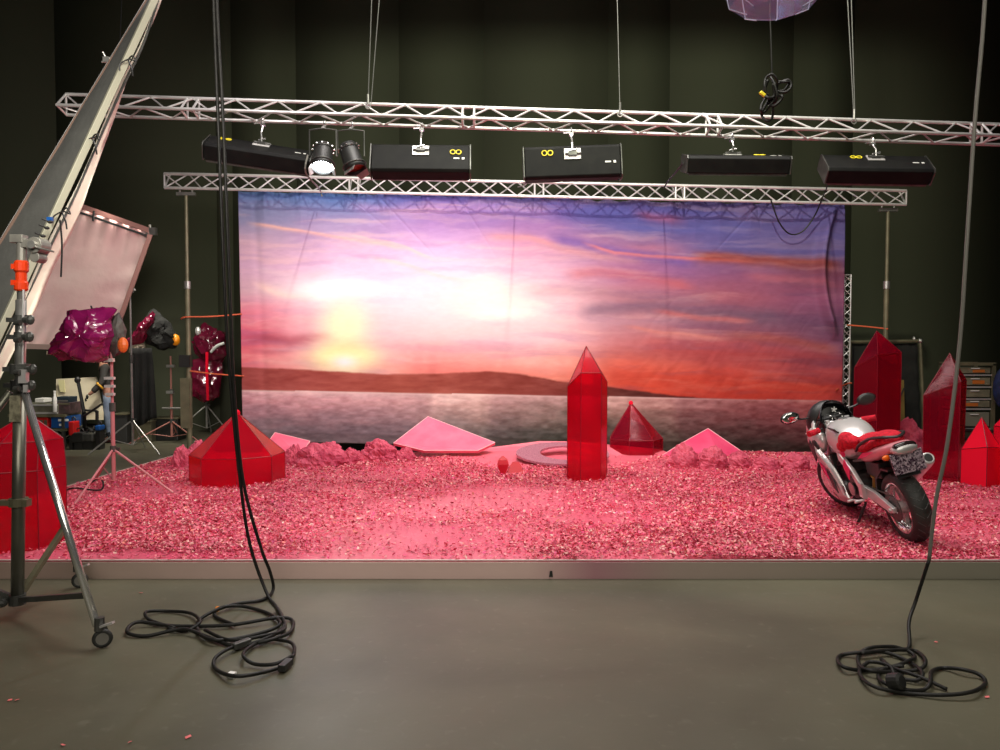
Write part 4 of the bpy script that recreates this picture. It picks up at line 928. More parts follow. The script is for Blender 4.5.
# iridescent faceted ornament at the very top
def ornament():
    c = P(775, -29, 6.5); r = empty('iridescent_ornament', c, 'see-through iridescent faceted ornament hanging at the top edge', 'ornament')
    m = bpy.data.materials.new('iridescent_film'); m.use_nodes = True; nt = m.node_tree; N = nt.nodes; L = nt.links; N.clear()
    out = N.new('ShaderNodeOutputMaterial'); g = N.new('ShaderNodeBsdfGlossy'); g.inputs['Roughness'].default_value = .22; d = N.new('ShaderNodeBsdfDiffuse'); t = N.new('ShaderNodeBsdfTransparent')
    tc = N.new('ShaderNodeTexCoord'); nz = N.new('ShaderNodeTexNoise'); nz.inputs['Scale'].default_value = 5; nz.inputs['Detail'].default_value = 4; nz.inputs['Distortion'].default_value = 1.5; L.new(tc.outputs['Object'], nz.inputs['Vector'])
    rp = N.new('ShaderNodeValToRGB'); e = rp.color_ramp.elements; e[0].position = .3; e[0].color = (.35,.5,.85,1); e[1].position = .7; e[1].color = (.6,.75,.8,1)
    for p_, c_ in ((.42,(.45,.25,.5,1)), (.5,(.45,.5,.6,1)), (.58,(.3,.3,.6,1))): x = e.new(p_); x.color = c_
    L.new(nz.outputs[0], rp.inputs[0]); L.new(rp.outputs[0], g.inputs[0]); L.new(rp.outputs[0], d.inputs[0])
    a = N.new('ShaderNodeMixShader'); a.inputs[0].default_value = .5; L.new(g.outputs[0], a.inputs[1]); L.new(d.outputs[0], a.inputs[2])
    b_ = N.new('ShaderNodeMixShader'); b_.inputs[0].default_value = .62; L.new(a.outputs[0], b_.inputs[1]); L.new(t.outputs[0], b_.inputs[2]); L.new(b_.outputs[0], out.inputs[0])
    n = 8; s = 6.5/F; rings = []
    for rad, z in ((26, -38), (43, -30), (55, 22), (30, 55), (10, 66)):
        rings.append([(rad*s*math.cos(2*PI*(k+.5)/n), rad*s*math.sin(2*PI*(k+.5)/n), z*s) for k in range(n)])
    MB().loft(rings).build('facet_shell', m, r, local=True)
    sm = MB()
    for i in range(4):
        for k in range(n): sm.cyl(rings[i][k], rings[i+1][k], .005, 5)
    sm.build('seam', mat('clear_seam', (.6,.6,.75,1), .3), r, local=True)
    MB().prism([(-50*s,-.1,28*s),(-38*s,-.12,24*s),(-34*s,-.1,40*s),(-46*s,-.08,46*s)], (0,.01,0)).prism([(38*s,-.1,26*s),(52*s,-.12,28*s),(50*s,-.1,40*s),(40*s,-.08,44*s)], (0,.01,0)).build('side_tab', m, r, local=True)
    MB().cyl((0,0,66*s), (0,0,10.95-c.z), .005, 6).build('hanging_line', M['wire'], r, local=True)
ornament()

# ================================================================= LEFT FOREGROUND: REFLECTORS AND WHEELED STAND
M['greyfab'] = mat('grey_fabric', (.055,.055,.050,1), .8, 0, (.075,.075,.068,1), 3, .3, 12)
M['whitefab'] = mat('white_fabric', srgb(244,238,220), .75, 0, srgb(236,228,208), 2, .5, 7)
M['pinkfab'] = mat('pinkish_diffusion_fabric', srgb(242,214,206), .75, 0, srgb(228,184,182), 1.2, .4, 6)
def quadsheet(m, c, nu=24, nv=24, rip=.012, th=.004, seed=1):
    c = [Vector(p) for p in c]; nn = (c[1]-c[0]).cross(c[3]-c[0]).normalized(); vs = []
    for j in range(nv+1):
        for i in range(nu+1):
            u, v = i/nu, j/nv; p = (c[0]*(1-u)+c[1]*u)*(1-v)+(c[3]*(1-u)+c[2]*u)*v
            e = math.sin(PI*u)*math.sin(PI*v)
            h = (math.sin(u*40+3*math.sin(v*5+seed))*.5*(abs(v-.5)*2)**3+math.sin(v*30+2*u*seed)*.5*(abs(u-.5)*2)**3)*rip - .03*e
            vs.append(p+nn*h)
    w_ = nu+1
    m.add(vs, [(j*w_+i, j*w_+i+1, (j+1)*w_+i+1, (j+1)*w_+i) for j in range(nv) for i in range(nu)]); return m
def reflectors():
    # big dark-faced frame, seen nearly edge-on: far edge = thin tube, near edge = flat bar
    Q = lambda x, y, Y: P(x, y, Y+1.7)
    A0, A1 = Q(153,-10,6.2), Q(-60,342,4.9)       # outer (left) tube
    B0, B1 = Q(157,-6,5.8), Q(-38,413,4.5)   # inner bar
    r = empty('reflector_frame', Q(40, 200, 5.2), 'huge leaning reflector frame with dark grey cloth, top left', 'reflector')
    MB().tube([A0, A1], .016, 8).build('far_tube', M['alu'], r)
    q = quadsheet(MB(), [A0, B0, B1, A1], 12, 40, .01); q.build('cloth', M['greyfab'], r, smooth=True, solid=.004)
    MB().beam(B0, B1, .042, .06).build('near_bar', mat('painted_bar', srgb(150,148,130), .6, .2), r, bevel=.005)
    MB().beam(A0+Vector((.02,-.02,0)), A1+Vector((.02,-.02,0)), .012, .03).build('edge_binding', mat('brown_binding', srgb(92,70,58), .8), r)
    cl = MB(); k = Q(107,60,5.9); cl.box(k, (.06,.05,.05)).cyl(k, k+Vector((-.03,-.02,.07)), .01).cyl(k+Vector((-.05,0,-.02)), k+Vector((.05,0,.02)), .01); cl.build('corner_clamp', M['steel'], r)
    # grip bits on the bar
    g = MB()
    for a, b_ in ((47,228),(43,236),(39,243),(50,222)): g.ell(Q(a,b_,4.75), (.022,.02,.014), 8, 6).cyl(Q(a,b_,4.75), Q(a-8,b_-3,4.7), .006)
    g.build('spring_clip', M['black'], r); MB().box(Q(50,219,4.78), (.04,.03,.03)).build('blue_clip', M['blueplastic'], r)
    # white cloth reflector right beside it
    r2 = empty('white_reflector', Q(60, 250, 5), 'white cloth reflector panel tied along the dark leaning frame', 'reflector')
    W0, W1, W2, W3 = Q(157,-10,5.7), Q(165,-12,5.9), Q(-10,372,4.75), Q(-30,410,4.55)
    q = MB()
    L0 = [(159,-12,5.95),(141,42,5.8),(121,84,5.7),(97,137,5.55),(74,190,5.4),(51,238,5.2),(26,290,5.0),(3,338,4.85),(-30,405,4.7)]
    R0 = [(168,-12,6.05),(150,25,5.95),(128,73,5.85),(111,127,5.75),(89,190,5.6),(72,228,5.5),(52,268,5.3),(34,315,5.1),(8,365,4.95),(-20,415,4.85)]
    Lp = spline([Q(*a) for a in L0], 5); Rp = spline([Q(*a) for a in R0], 5); vs = []; K = 6
    NN = 40
    Lp = [Lp[round(i*(len(Lp)-1)/NN)] for i in range(NN+1)]; Rp = [Rp[round(i*(len(Rp)-1)/NN)] for i in range(NN+1)]
    for a, b_ in zip(Lp, Rp):
        for i in range(K+1): t = i/K; vs.append(a*(1-t)+b_*t+Vector((0, .02*math.sin(9*t+a.z*4), 0)))
    n = len(Lp); q.add(vs, [(j*(K+1)+i, j*(K+1)+i+1, (j+1)*(K+1)+i+1, (j+1)*(K+1)+i) for j in range(n-1) for i in range(K)])
    q.build('cloth', M['whitefab'], r2, smooth=True, solid=.006)
    MB().tube([p+Vector((.01,.03,0)) for p in Lp], .012, 6).build('frame_tube', M['dsteel'], r2)
    for (a, b_, Y) in ((92,138,5.3),(128,60,5.5),(62,212,5.0)):
        o = Q(a,b_,Y); MB().tube(spline([o, o+Vector((.05,-.02,.03)), o+Vector((.08,-.02,-.02)), o+Vector((.02,-.02,0)), o+Vector((-.06,-.02,-.04)), o+Vector((-.07,-.02,-.10))], 4), .007, 5).tube(spline([o, o+Vector((.04,-.02,-.08)), o+Vector((.05,-.02,-.15))], 4), .007, 5).build('tie_ribbon', M['black'], r2)
    MB().tube(spline([Q(60,220,5.0), Q(62,245,5.0), Q(61,277,5.0)], 4), .008, 5).build('loose_ribbon', M['black'], r2)
    # pink diffusion frame behind
    Y = 13.1
    c = [P(74,205,Y), P(153,233,Y+.3), P(111,350,Y+.1), P(14,347,Y-.1)]
    r3 = empty('diffusion_frame', P(80, 350, Y), 'pale pink diffusion frame behind the leaning reflectors', 'reflector')
    q = quadsheet(MB(), c, 40, 40, .06, seed=3); q.build('cloth', M['pinkfab'], r3, smooth=True, solid=.004)
    br = mat('pink_brown_tube', srgb(150,105,98), .4, .4)
    d = Vector((0,-.05,.02)); MB().beam(c[0]+d, c[1]+d, .06, .085).beam(c[1]+d, c[2]+d, .06, .075).build('frame_bar', br, r3)
    d2 = Vector((0,-.07,-.09)); MB().beam(c[0]+d2, c[1]+d2*.9, .035, .035).build('dark_gap', M['black'], r3)
    MB().beam(c[2]+d, c[3]+d, .06, .085).build('bottom_bar', mat('pale_tube', srgb(190,165,155), .4, .3), r3)
    MB().box(c[1]+d, (.16,.08,.12)).cyl(c[1]+Vector((0,-.05,.0)), c[1]+Vector((-.03,-.05,.13)), .025).build('corner_joint', M['steel'], r3)
    MB().tube([P(94,211,Y-.06), P(93,221,Y-.08)], .018, 6).build('tie_ribbon', M['black'], r3)
reflectors()

M['olsteel'] = mat('olive_steel', (.20,.195,.155,1), .35, .7, (.13,.125,.10,1), 5)
def big_stand():
    O = G(14, 600, 0); O.y = 5.25; O.x = P(16.5,590,5.25).x
    X, Y = O.x, O.y
    z = lambda py: P(15, py, Y).z
    r = empty('wheeled_stand', (X, Y, 0), 'heavy steel wheeled light stand with orange collar in the left foreground', 'stand')
    k = Y/F
    MB().cyl((X,Y,z(600)), (X,Y,z(392)), 6.1*k, 16).build('main_column', M['olsteel'], r, smooth=True)
    MB().cyl((X,Y,z(400)), (X,Y,z(300)), 5.0*k, 16).build('middle_column', M['steel'], r, smooth=True)
    MB().cyl((X,Y,z(330)), (X,Y,z(238)), 3.8*k, 16).build('top_column', M['steel'], r, smooth=True)
    MB().cyl((X+5*k,Y-.03,z(395)), (X+5*k,Y-.03,z(290)), 1.2*k, 8).build('side_rail', M['alu'], r)
    oc = MB().lathe([(5.5*k,0),(6.5*k,.01),(6.5*k,8*k),(5.2*k,10*k),(5.2*k,18*k),(6.8*k,20*k),(6.8*k,28*k),(5.5*k,30*k)], (X,Y,z(291)), (0,0,1), 14).box((X-5*k,Y-.03,z(283)), (3*k,.03,5*k)).box((X-5*k,Y-.03,z(267)), (3*k,.03,5*k))
    oc.build('orange_collar', M['orange'], r)
    # clamp cluster at the top
    cg = mat('cast_grey', (.30,.29,.25,1), .45, .5, (.2,.19,.17,1), 8)
    MB().cyl((X,Y,z(262)),(X,Y,z(238)), 4.8*k, 12).box((X-3*k,Y,z(239)), (13*k,.07,8*k)).box((X+10*k,Y,z(244)), (22*k,.06,8*k)).cyl((X+17*k,Y-.06,z(246)),(X+17*k,Y+.06,z(246)), 8*k, 16).cyl((X+17*k,Y-.05,z(258)),(X+17*k,Y+.05,z(258)), 5*k, 12).build('grip_head', cg, r, bevel=.004)
    MB().cyl((X+15*k,Y-.07,z(247)),(X+38*k,Y-.07,z(253)), .006).cyl((X+17*k,Y-.09,z(246)),(X+17*k,Y-.06,z(246)), 4*k, 10).build('tightening_handle', M['steel'], r)
    # knobs and collars
    for py, w_ in ((320, 7), (337, 6.5), (369, 10), (385, 9)):
        MB().cyl((X,Y,z(py+5)),(X,Y,z(py-5)), w_*k*.95, 14).box((X-w_*k,Y-.02,z(py)), (.05,.05,.03)).build('collar', M['dsteel'] if py != 385 else M['black'], r)
        MB().cyl((X+w_*k,Y-.03,z(py)),(X+(w_+6)*k,Y-.05,z(py)), .024, 10).ell((X+(w_+7)*k,Y-.05,z(py)), (.03,.02,.035), 8, 6).cyl((X+2*k,Y-.08,z(py+3)),(X+8*k,Y-.09,z(py+3)), .018).build('locking_knob', M['dsteel'], r)
    MB().box((X+9*k,Y-.06,z(376)), (.05,.04,.09)).box((X+12*k,Y-.06,z(388)), (.03,.03,.05)).build('latch_plate', M['alu'], r)
    MB().box((X,Y-7.2*k,z(408)), (11*k,.01,26*k)).build('paper_label', mat('worn_label', srgb(150,145,120), .7, 0, srgb(95,90,72), 30), r)
    MB().cyl((X,Y,z(506)),(X,Y,z(498)), 9*k, 16).box((X-8*k,Y-.02,z(502)), (20*k,.06,5*k)).box((X+10*k,Y-.02,z(502)), (5*k,.06,7*k)).build('lower_clamp', M['grime'], r)
    # legs
    hub = Vector((X,Y,z(392)))
    feet = [(G(99,648,0), .14), (G(77,588,0), .16), (Vector((X-1.0, Y-.15, 0)), .16)]
    base_c = Vector((X,Y,z(600)))
    MB().cyl(base_c+Vector((0,0,.04)), base_c-Vector((0,0,.03)), 8*k, 14).ell(base_c+Vector((-.08,-.05,0)), (.05,.04,.035), 8, 6).build('base_hub', M['dsteel'], r)
    for i, (f, h) in enumerate(feet):
        a = hub+Vector(((f.x-X)*.06,(f.y-Y)*.06,0)); b_ = Vector((f.x-(f.x-X)*.02, f.y, h))
        MB().cyl(a, b_, .024, 12).build('leg', M['chrome'] if i == 0 else M['olsteel'], r, smooth=True)
        p = a*.25+b_*.75 if i else a*.12+b_*.88
        MB().beam(base_c, p, .035, .035).build('brace', M['dsteel'] if i != 1 else M['grime'], r)
        cs = empty_child('castor', r)
        ax = Vector((.35,-.9,0)).normalized()
        MB().torus(Vector((f.x+.02,f.y,.060)), ax, .044, .015, 22, 8).build('castor_tyre', M['rubber'], cs, smooth=True)
        MB().lathe([(.01,-.012),(.045,-.012),(.045,.012),(.01,.012)], (f.x+.02,f.y,.060), ax, 18).build('castor_hub', M['cablegrey'], cs)
        MB().beam((f.x,f.y,h+.01),(f.x+.02,f.y+.03,.07), .03, .05).cyl((f.x,f.y,h-.03),(f.x,f.y,h+.05), .03, 10).build('castor_fork', M['dsteel'], cs)
        MB().beam((f.x+.02,f.y-.02,h+.0),(f.x+.10,f.y-.03,h+.03), .03, .012).build('brake_tab', M['alu'], cs)
def lean(o):
    for ch in o.children:
        if ch.type == 'MESH':
            for v in ch.data.vertices: v.co.x += .036*v.co.z
        lean(ch)
def empty_child(name, parent):
    o = bpy.data.objects.new(name, None); C.objects.link(o); o.parent = parent; return o
big_stand()
for o_ in [q for q in bpy.data.objects if q.name == 'wheeled_stand']: lean(o_)

# ================================================================= GEL-WRAPPED LAMPS ON TRIPODS
FILM['mag'] = film('magenta_gel', (.50,.02,.20,1), (.55,.05,.22,1), .30, .06, .15, .5)
FILM['wine'] = film('wine_gel', (.34,.015,.07,1), (.45,.04,.10,1), .35, .05, .18, .5)
def tripod(px, ybase, ytop, z0, spread, hub_dy, label, m=None, extra=True, Yo=None, group='light stands at the back'):
    b = G(px, ybase, z0); X, Y = b.x, b.y
    z = lambda py: P(px, py, Y).z
    r = empty('light_stand', b, label, 'stand', group); m = m or M['steel']
    top = z(ytop); h1 = z0+.12; hh = z(hub_dy)
    MB().cyl((X,Y,h1),(X,Y,(h1+top)*.55), .024, 10).build('lower_tube', m, r)
    MB().cyl((X,Y,(h1+top)*.5),(X,Y,top), .017, 10).build('upper_tube', m, r)
    MB().cyl((X,Y,(h1+top)*.53),(X,Y,(h1+top)*.58), .035, 10).cyl((X,Y,hh-.03),(X,Y,hh+.04), .035, 10).box((X+.05,Y,hh), (.05,.03,.04)).build('collar', M['dsteel'], r)
    for a in spread:
        fx, fy = X+math.cos(a[0])*a[1], Y+math.sin(a[0])*a[1]
        MB().cyl((X,Y,hh), (fx,fy,z0+.015), .014, 8).build('leg', m, r)
        MB().cyl((X,Y,h1), ((X*.45+fx*.55),(Y*.45+fy*.55),z0+(hh-z0)*.45+.01), .008, 6).build('brace', m, r)
    return r, X, Y, top
def crumple(pts_px, Y, depth, m, parent, name, seed=1, dens=1, amp=.05):
    """crumpled wrap: outline in the plane at Y, bulging toward the camera and away"""
    rr = random.Random(seed); cx = sum(p[0] for p in pts_px)/len(pts_px); cy = sum(p[1] for p in pts_px)/len(pts_px); n = len(pts_px)
    out = []
    for i in range(n):
        a = pts_px[i]; b_ = pts_px[(i+1) % n]
        for t in (0, .5): out.append((a[0]*(1-t)+b_[0]*t, a[1]*(1-t)+b_[1]*t))
    n = len(out); rings = []
    for sgn, ks in ((-1, (.0, .35, .7, 1.0)),):
        for s, d in ((.28,-.5),(.62,-.42),(.86,-.28),(1.0,-.02),(.96,.12),(.8,.32),(.45,.48)):
            rings.append([P(cx+(a-cx)*s, cy+(b_-cy)*s, Y+d*depth)+Vector((rr.uniform(-amp,amp), rr.uniform(-amp,amp), rr.uniform(-amp,amp)))*(1 if s < .99 else .15) for a, b_ in out])
    o = MB().loft(rings).build(name, m, parent)
    if name in ('gel_wrap', 'lower_gel', 'hood'):
        sb = o.modifiers.new('sub', 'SUBSURF'); sb.subdivision_type = 'SIMPLE'; sb.levels = sb.render_levels = 2
        tx = bpy.data.textures.new('crumple', 'VORONOI'); tx.noise_scale = .22
        dm = o.modifiers.new('crumple', 'DISPLACE'); dm.texture = tx; dm.strength = .10; dm.mid_level = .4
    return o
def gel_lamps():
    r, X, Y, top = tripod(114, 491, 352, PH, ((-1.57,.85),(-.25,.80),(2.3,.8)), 449, 'pinkish tripod stand at the left edge of the petals, carrying the magenta-wrapped lamp', mat('pink_steel', srgb(205,130,135), .4, .4))
    MB().box((X,Y-.05,P(114,360,Y).z), (.10,.06,.04)).box((X,Y-.05,P(114,378,Y).z), (.11,.05,.03)).box((X,Y-.05,P(114,386,Y).z), (.11,.05,.03)).box((X,Y-.05,P(114,394,Y).z), (.10,.05,.03)).build('riser_clamp', M['alu'], r)
    MB().tube(spline([(X-.45,Y-.2,PH+.04),(X-.3,Y-.3,PH+.09),(X-.05,Y-.2,PH+.05),(X-.1,Y-.1,PH+.16),(X-.25,Y-.15,PH+.1)], 5), .01, 6).build('slack_cable', M['cable'], r)
    h = empty('wrapped_lamp', (X-.1, Y, top), 'studio lamp wrapped in crumpled magenta gel, leftmost of the three', 'lamp', 'gel-wrapped studio lamps')
    crumple([(110,318),(119,312),(127,330),(123,352),(113,358),(106,345)], Y, .30, mat('grey_lamp_body', (.05,.045,.04,1), .6, .2, (.09,.08,.07,1), 12), h, 'lamp_housing', 5, amp=.02)
    MB().ell(P(123,345,Y-.12), (.06,.05,.09), 10, 8).build('orange_handle', mat('orange_handle', srgb(205,95,35), .4), h)
    crumple([(68,312),(90,309),(116,310),(112,328),(110,345),(108,359),(85,360),(60,357),(49,352),(52,344),(60,336),(70,330),(64,324)], Y-.1, .55, FILM['mag'], h, 'gel_wrap', 2, amp=.045)
    crumple([(80,316),(104,316),(104,345),(78,345)], Y, .40, M['black'], h, 'lamp_snoot', 8, amp=.02)
    MB().box(P(49.5,353,Y-.15), (.05,.03,.04)).box(P(68,352,Y-.3), (.03,.02,.03)).build('peg', M['cream'], h)
    MB().tube([P(91,306,Y-.1),P(94,314,Y-.15),P(103,324,Y-.25)], .01, 5).build('tie', M['black'], h)
    # second lamp
    r, X, Y, top = tripod(172, 443, 356, 0, ((-2.7,.75),(-.5,.85),(1.7,.5)), 421, 'rusty pink stand carrying the black-hooded lamp', mat('rust_pink_steel', srgb(165,110,100), .5, .4))
    MB().box((X+.02,Y-.05,P(172,366,Y).z), (.15,.06,.05)).box((X,Y-.05,P(172,392,Y).z), (.13,.06,.05)).cyl((X-.15,Y-.05,P(172,408,Y).z),(X+.2,Y-.05,P(172,408,Y).z), .02).build('clamp', M['steel'], r)
    h = empty('wrapped_lamp', (X-.2, Y, top), 'lamp under a black hood with a dark red gel, middle of the three', 'lamp', 'gel-wrapped studio lamps')
    crumple([(143,322),(153,312),(160,314),(170,325),(176,335),(174,346),(162,349),(150,345),(143,338)], Y, .6, M['duv'], h, 'hood', 4, amp=.05)
    crumple([(147,318),(153,311),(156,314),(146,334),(141,343),(128,345),(134,335)], Y-.25, .3, FILM['wine'], h, 'gel_wrap', 9, amp=.04)
    MB().ell(P(175.5,340,Y-.1), (.085,.07,.11), 12, 8).build('orange_handle', M['amber'], h, smooth=True)
    crumple([(130,346),(144,343),(146,348),(137,355),(129,353)], Y-.3, .2, mat('grey_plastic_wrap', srgb(105,95,82), .4), h, 'plastic_flap', 3, amp=.02)
    # third lamp
    r, X, Y, top = tripod(207, 434, 330, 0, ((-2.6,.7),(-.55,.75),(1.6,.25)), 405, 'steel tripod stand carrying the tall gel-wrapped lamp beside the backdrop', M['steel'])
    h = empty('wrapped_lamp', (X, Y, top), 'tall lamp wrapped in glossy dark red gel, rightmost of the three', 'lamp', 'gel-wrapped studio lamps')
    crumple([(197,330),(207,324),(217,330),(227,334),(226,350),(222,360),(205,362),(194,350),(193,340)], Y-.1, .5, FILM['wine'], h, 'gel_wrap', 12, amp=.05)
    crumple([(192,360),(224,358),(223,375),(218,398),(205,402),(190,396)], Y-.05, .35, FILM['wine'], h, 'lower_gel', 13, amp=.04)
    crumple([(198,332),(214,332),(218,350),(200,352)], Y, .4, M['black'], h, 'lamp_housing', 6, amp=.02)
    MB().ell(P(198,331,Y-.3), (.06,.05,.09), 8, 6).build('reflector_rim', M['alu'], h)
    MB().tube(spline([P(211,352,Y-.45),P(217,346,Y-.5),P(224,343,Y-.45)], 4), .028, 6).build('shiny_tape', M['white'], h)
    MB().tube(spline([P(207,352,Y-.4),P(207,375,Y-.4),P(208,400,Y-.3)], 4), .03, 6).build('gel_strip', FILM['bright'], h)
    # tall bare stand with black cloth
    r, X, Y, top = tripod(133, 452, 291, 0, ((-2.5,.7),(-.6,.8),(1.6,.5)), 420, 'thin bare steel stand with a black cloth hung on it', M['steel'])
    MB().cyl((X-.08,Y,top-.02),(X+.08,Y,top+.03), .025, 8).box((X,Y,top), (.10,.06,.05)).build('grip_head', M['alu'], r)
    q = MB(); vs = []
    for j in range(13):
        for i in range(17):
            u, v = i/16, j/12; a = 131+u*(21+6*v); b_ = 348+v*(74+4*math.sin(u*5))
            vs.append(P(a-v*1, b_, Y+.2+.09*math.sin(u*19+v*2)*v+.1*v))
    q.add(vs, [(j*17+i, j*17+i+1, (j+1)*17+i+1, (j+1)*17+i) for j in range(12) for i in range(16)])
    o = q.build('black_cloth', M['duv'], smooth=True, solid=.006); tag(o, 'black cloth hanging in folds behind the middle wrapped lamp', 'cloth')
gel_lamps()

# ================================================================= BACK-LEFT CLUTTER
def clutter():
    Y = 14.2; k = Y/F
    # work bench with cases
    r = empty('work_bench', (P(48,420,Y).x, Y, 0), 'long olive-grey work bench in the back left corner', 'bench')
    x0, x1 = P(20,420,Y).x, P(76,420,Y).x; zt = P(48,414,Y).z
    MB().box(((x0+x1)/2,Y,zt), (x1-x0,.7,.05)).build('bench_top', M['grime'], r)
    for x in (x0+.06, x1-.06):
        for y in (Y-.3, Y+.3): MB().box((x,y,zt/2), (.05,.05,zt-.02)).build('leg', M['dsteel'], r)
    zl = P(48,428,Y).z; MB().box(((x0+x1)/2,Y,zl), (x1-x0,.66,.04)).build('lower_shelf', M['grime'], r)
    def it(name, x, y, w_, h, d, m, label, cat, par=None, dy=0):
        b = P(x, y, Y-.1+dy); rr = empty(name, b, label, cat); MB().box((0,0,h/2), (w_,d,h)).build('body', m, rr, local=True, bevel=.008); return rr
    zp = lambda py: P(50, py, Y).z
    c = it('flight_case', 44, 413, 42*k, 10*k, .45, mat('grey_case', srgb(120,120,100), .5, .2, srgb(100,98,84), 6), 'wide grey-green case standing on the work bench', 'case')
    MB().box((0,-.235,.02), (42*k,.02,.03)).box((0,-.235,10*k-.02), (42*k,.02,.03)).build('case_edging', M['alu'], c, local=True)
    c = it('equipment_box', 67, 413, 18*k, 11*k, .4, mat('mottled_brown', srgb(98,72,74), .6, 0, srgb(60,50,48), 12), 'mottled brown box beside the grey-green case', 'box')
    MB().box((0,-.205,11*k-.02), (18*k,.012,.03)).build('lid_rim', M['grime'], c, local=True)
    c = it('blue_crate', 66.5, 427, 18*k, 12*k, .4, M['blueplastic'], 'blue crate with white label on the lower shelf', 'crate')
    MB().box((.06,-.205,8*k), (10*k,.01,.04)).box((.02,-.205,3.3*k), (4*k,.01,.04)).build('white_label', M['white'], c, local=True)
    c = it('red_crate', 46, 427, 17*k, 11*k, .4, M['redplastic'], 'red crate with grille on the lower shelf', 'crate')
    for i in range(4): MB().box((-.11+.075*i,-.206,5.5*k), (.05,.01,.09)).build('grille_slot', M['grime'], c, local=True)
    c = it('dark_case', 66, 402.5, 14*k, 6*k, .3, mat('dark_teal', srgb(30,45,55), .5), 'small dark teal case on top of the mottled box', 'case')
    MB().box((0,-.155,2.2*k), (13*k,.01,.02)).build('lid_seam', M['cablegrey'], c, local=True)
    c = it('white_tray', 43.5, 402, 9*k, 4*k, .25, M['white'], 'small white tray on the grey-green case', 'tray')
    b = P(55, 412, Y-.4); rr = empty('spray_bottle', b, 'slim white bottle in front of the cases on the bench', 'bottle')
    MB().lathe([(.03,0),(.035,.01),(.035,.25),(.018,.29),(.018,.33)], n=14).build('body', M['white'], rr, local=True, smooth=True); MB().lathe([(.02,.33),(.02,.37),(.01,.38)], n=12).build('cap', M['white'], rr, local=True)
    # pale board
    r = empty('leaning_board', P(80, 420, Y+.5), 'large cream board leaning behind the bench', 'board')
    MB().prism([P(57,419,Y+.4), P(56,379,Y+.7), P(96,377,Y+.7), P(103,413,Y+.4), P(103,420,Y+.35)], (0,.03,0)).build('panel', M['cream'], r)
    MB().prism([P(60,392,Y+.55), P(58,380,Y+.6), P(64,380,Y+.6), P(65,392,Y+.55)], (0,.02,0)).build('taped_sheet', mat('yellowish_sheet', srgb(205,198,150), .7), r)
    # black boom tool with round head
    r = empty('boom_arm', G(84, 441, 0), 'black boom arm with a round head in front of the cream board', 'arm')
    MB().tube([P(78,381,13.9), P(84,412,13.9)], .03, 8).cyl(P(84,410,13.9), G(85,442,0)+Vector((0,.0,.02)), .035).build('post', M['black'], r)
    MB().ell(P(77.5,380,13.9), (.055,.05,.06), 12, 8).build('round_head', M['black'], r)
    MB().tube([P(84,416,13.9), P(102,404,13.8)], .02, 6).tube([P(84,410,13.9), P(97,411,13.9)], .02, 6).tube([P(97,411,13.9), P(97,420,13.9)], .03, 6).build('cross_arm', M['black'], r)
    # heap of cables and tools
    rr = random.Random(4); m = MB()
    for i in range(26):
        cx, cy = rr.uniform(66,98), rr.uniform(437,446); R_ = rr.uniform(.08,.22); c0 = G(cx, cy, 0); lift = rr.uniform(.03,.30)*max(0, 1-abs(cx-83)/20)+.02
        pts = [c0+Vector((R_*math.cos(a)*rr.uniform(.7,1.3), R_*.6*math.sin(a), lift+.12*abs(math.sin(a*rr.uniform(.5,1))))) for a in [j*.7 for j in range(10)]]
        m.tube(spline(pts, 3), rr.uniform(.010,.020), 5)
    o = m.build('cable_heap', M['cable'], smooth=True); tag(o, 'tangled heap of black cables on the floor beside the bench', 'cables', kind='stuff')
    for (a, b_, w_, h, m_, nm, lb) in ((80,432,.22,.18,M['black'],'tool_bag','black tool bag sunk in the cable heap'),(90,433,.2,.14,M['dsteel'],'battery_pack','dark battery pack right of the tool bag'),(100,425,.09,.09,M['blueplastic'],'blue_pouch','small blue pouch by the legs of the person'),(74,421,.10,.25,M['redplastic'],'red_clamp','red clamp standing between bench and cables')):
        g = P(a, b_, 13.8); e = empty(nm, (g.x, 13.8, max(.0, g.z-h)), lb, 'equipment')
        z0 = -max(.0, g.z-h); MB().box((0,0,h/2), (w_,.2,h)).build('body', m_, e, local=True, bevel=.02); MB().tube(spline([(-w_*.3,0,h),(-w_*.2,0,h+.06),(w_*.2,0,h+.06),(w_*.3,0,h)], 3), .012, 5).build('handle', M['black'], e, local=True)
        e.location.z = 0; [setattr(ch, 'location', (0,0,.0)) for ch in e.children]
        if g.z-h > .02:
            MB().box((0,0,(g.z-h)/2), (w_*.8,.18,g.z-h)).build('base', M['black'], e, local=True)
            for ch in e.children:
                if not ch.name.startswith('base'): ch.location.z = g.z-h
    # low dark equipment along the back between the stands
    def flat(px0, px1, ytop, ybot, Y_, m_, nm, lb, cat, d=.4):
        a = P(px0, ytop, Y_); b2 = P(px1, ybot, Y_); z0 = max(0, b2.z)
        e = empty(nm, ((a.x+b2.x)/2, Y_, z0 if z0 > .3 else 0), lb, cat); zz = e.location.z
        MB().box((0,0,(a.z-zz)/2), (b2.x-a.x,d,a.z-zz)).build('body', m_, e, local=True, bevel=.01)
        MB().box((0,0,a.z-zz+.012), (b2.x-a.x+.04,d+.04,.025)).build('top_plate', M['grime'], e, local=True); return e
    flat(119, 132, 414, 440, 14.8, mat('dark_cart', (.03,.03,.028,1), .6), 'equipment_cart', 'low dark equipment cart behind the magenta lamp stand', 'cart')
    flat(138, 156, 421, 438, 15, M['grime'], 'low_case', 'low olive case behind the black cloth', 'case')
    flat(158, 182, 418, 438, 15.2, M['black'], 'black_case', 'black case behind the rusty pink stand', 'case')
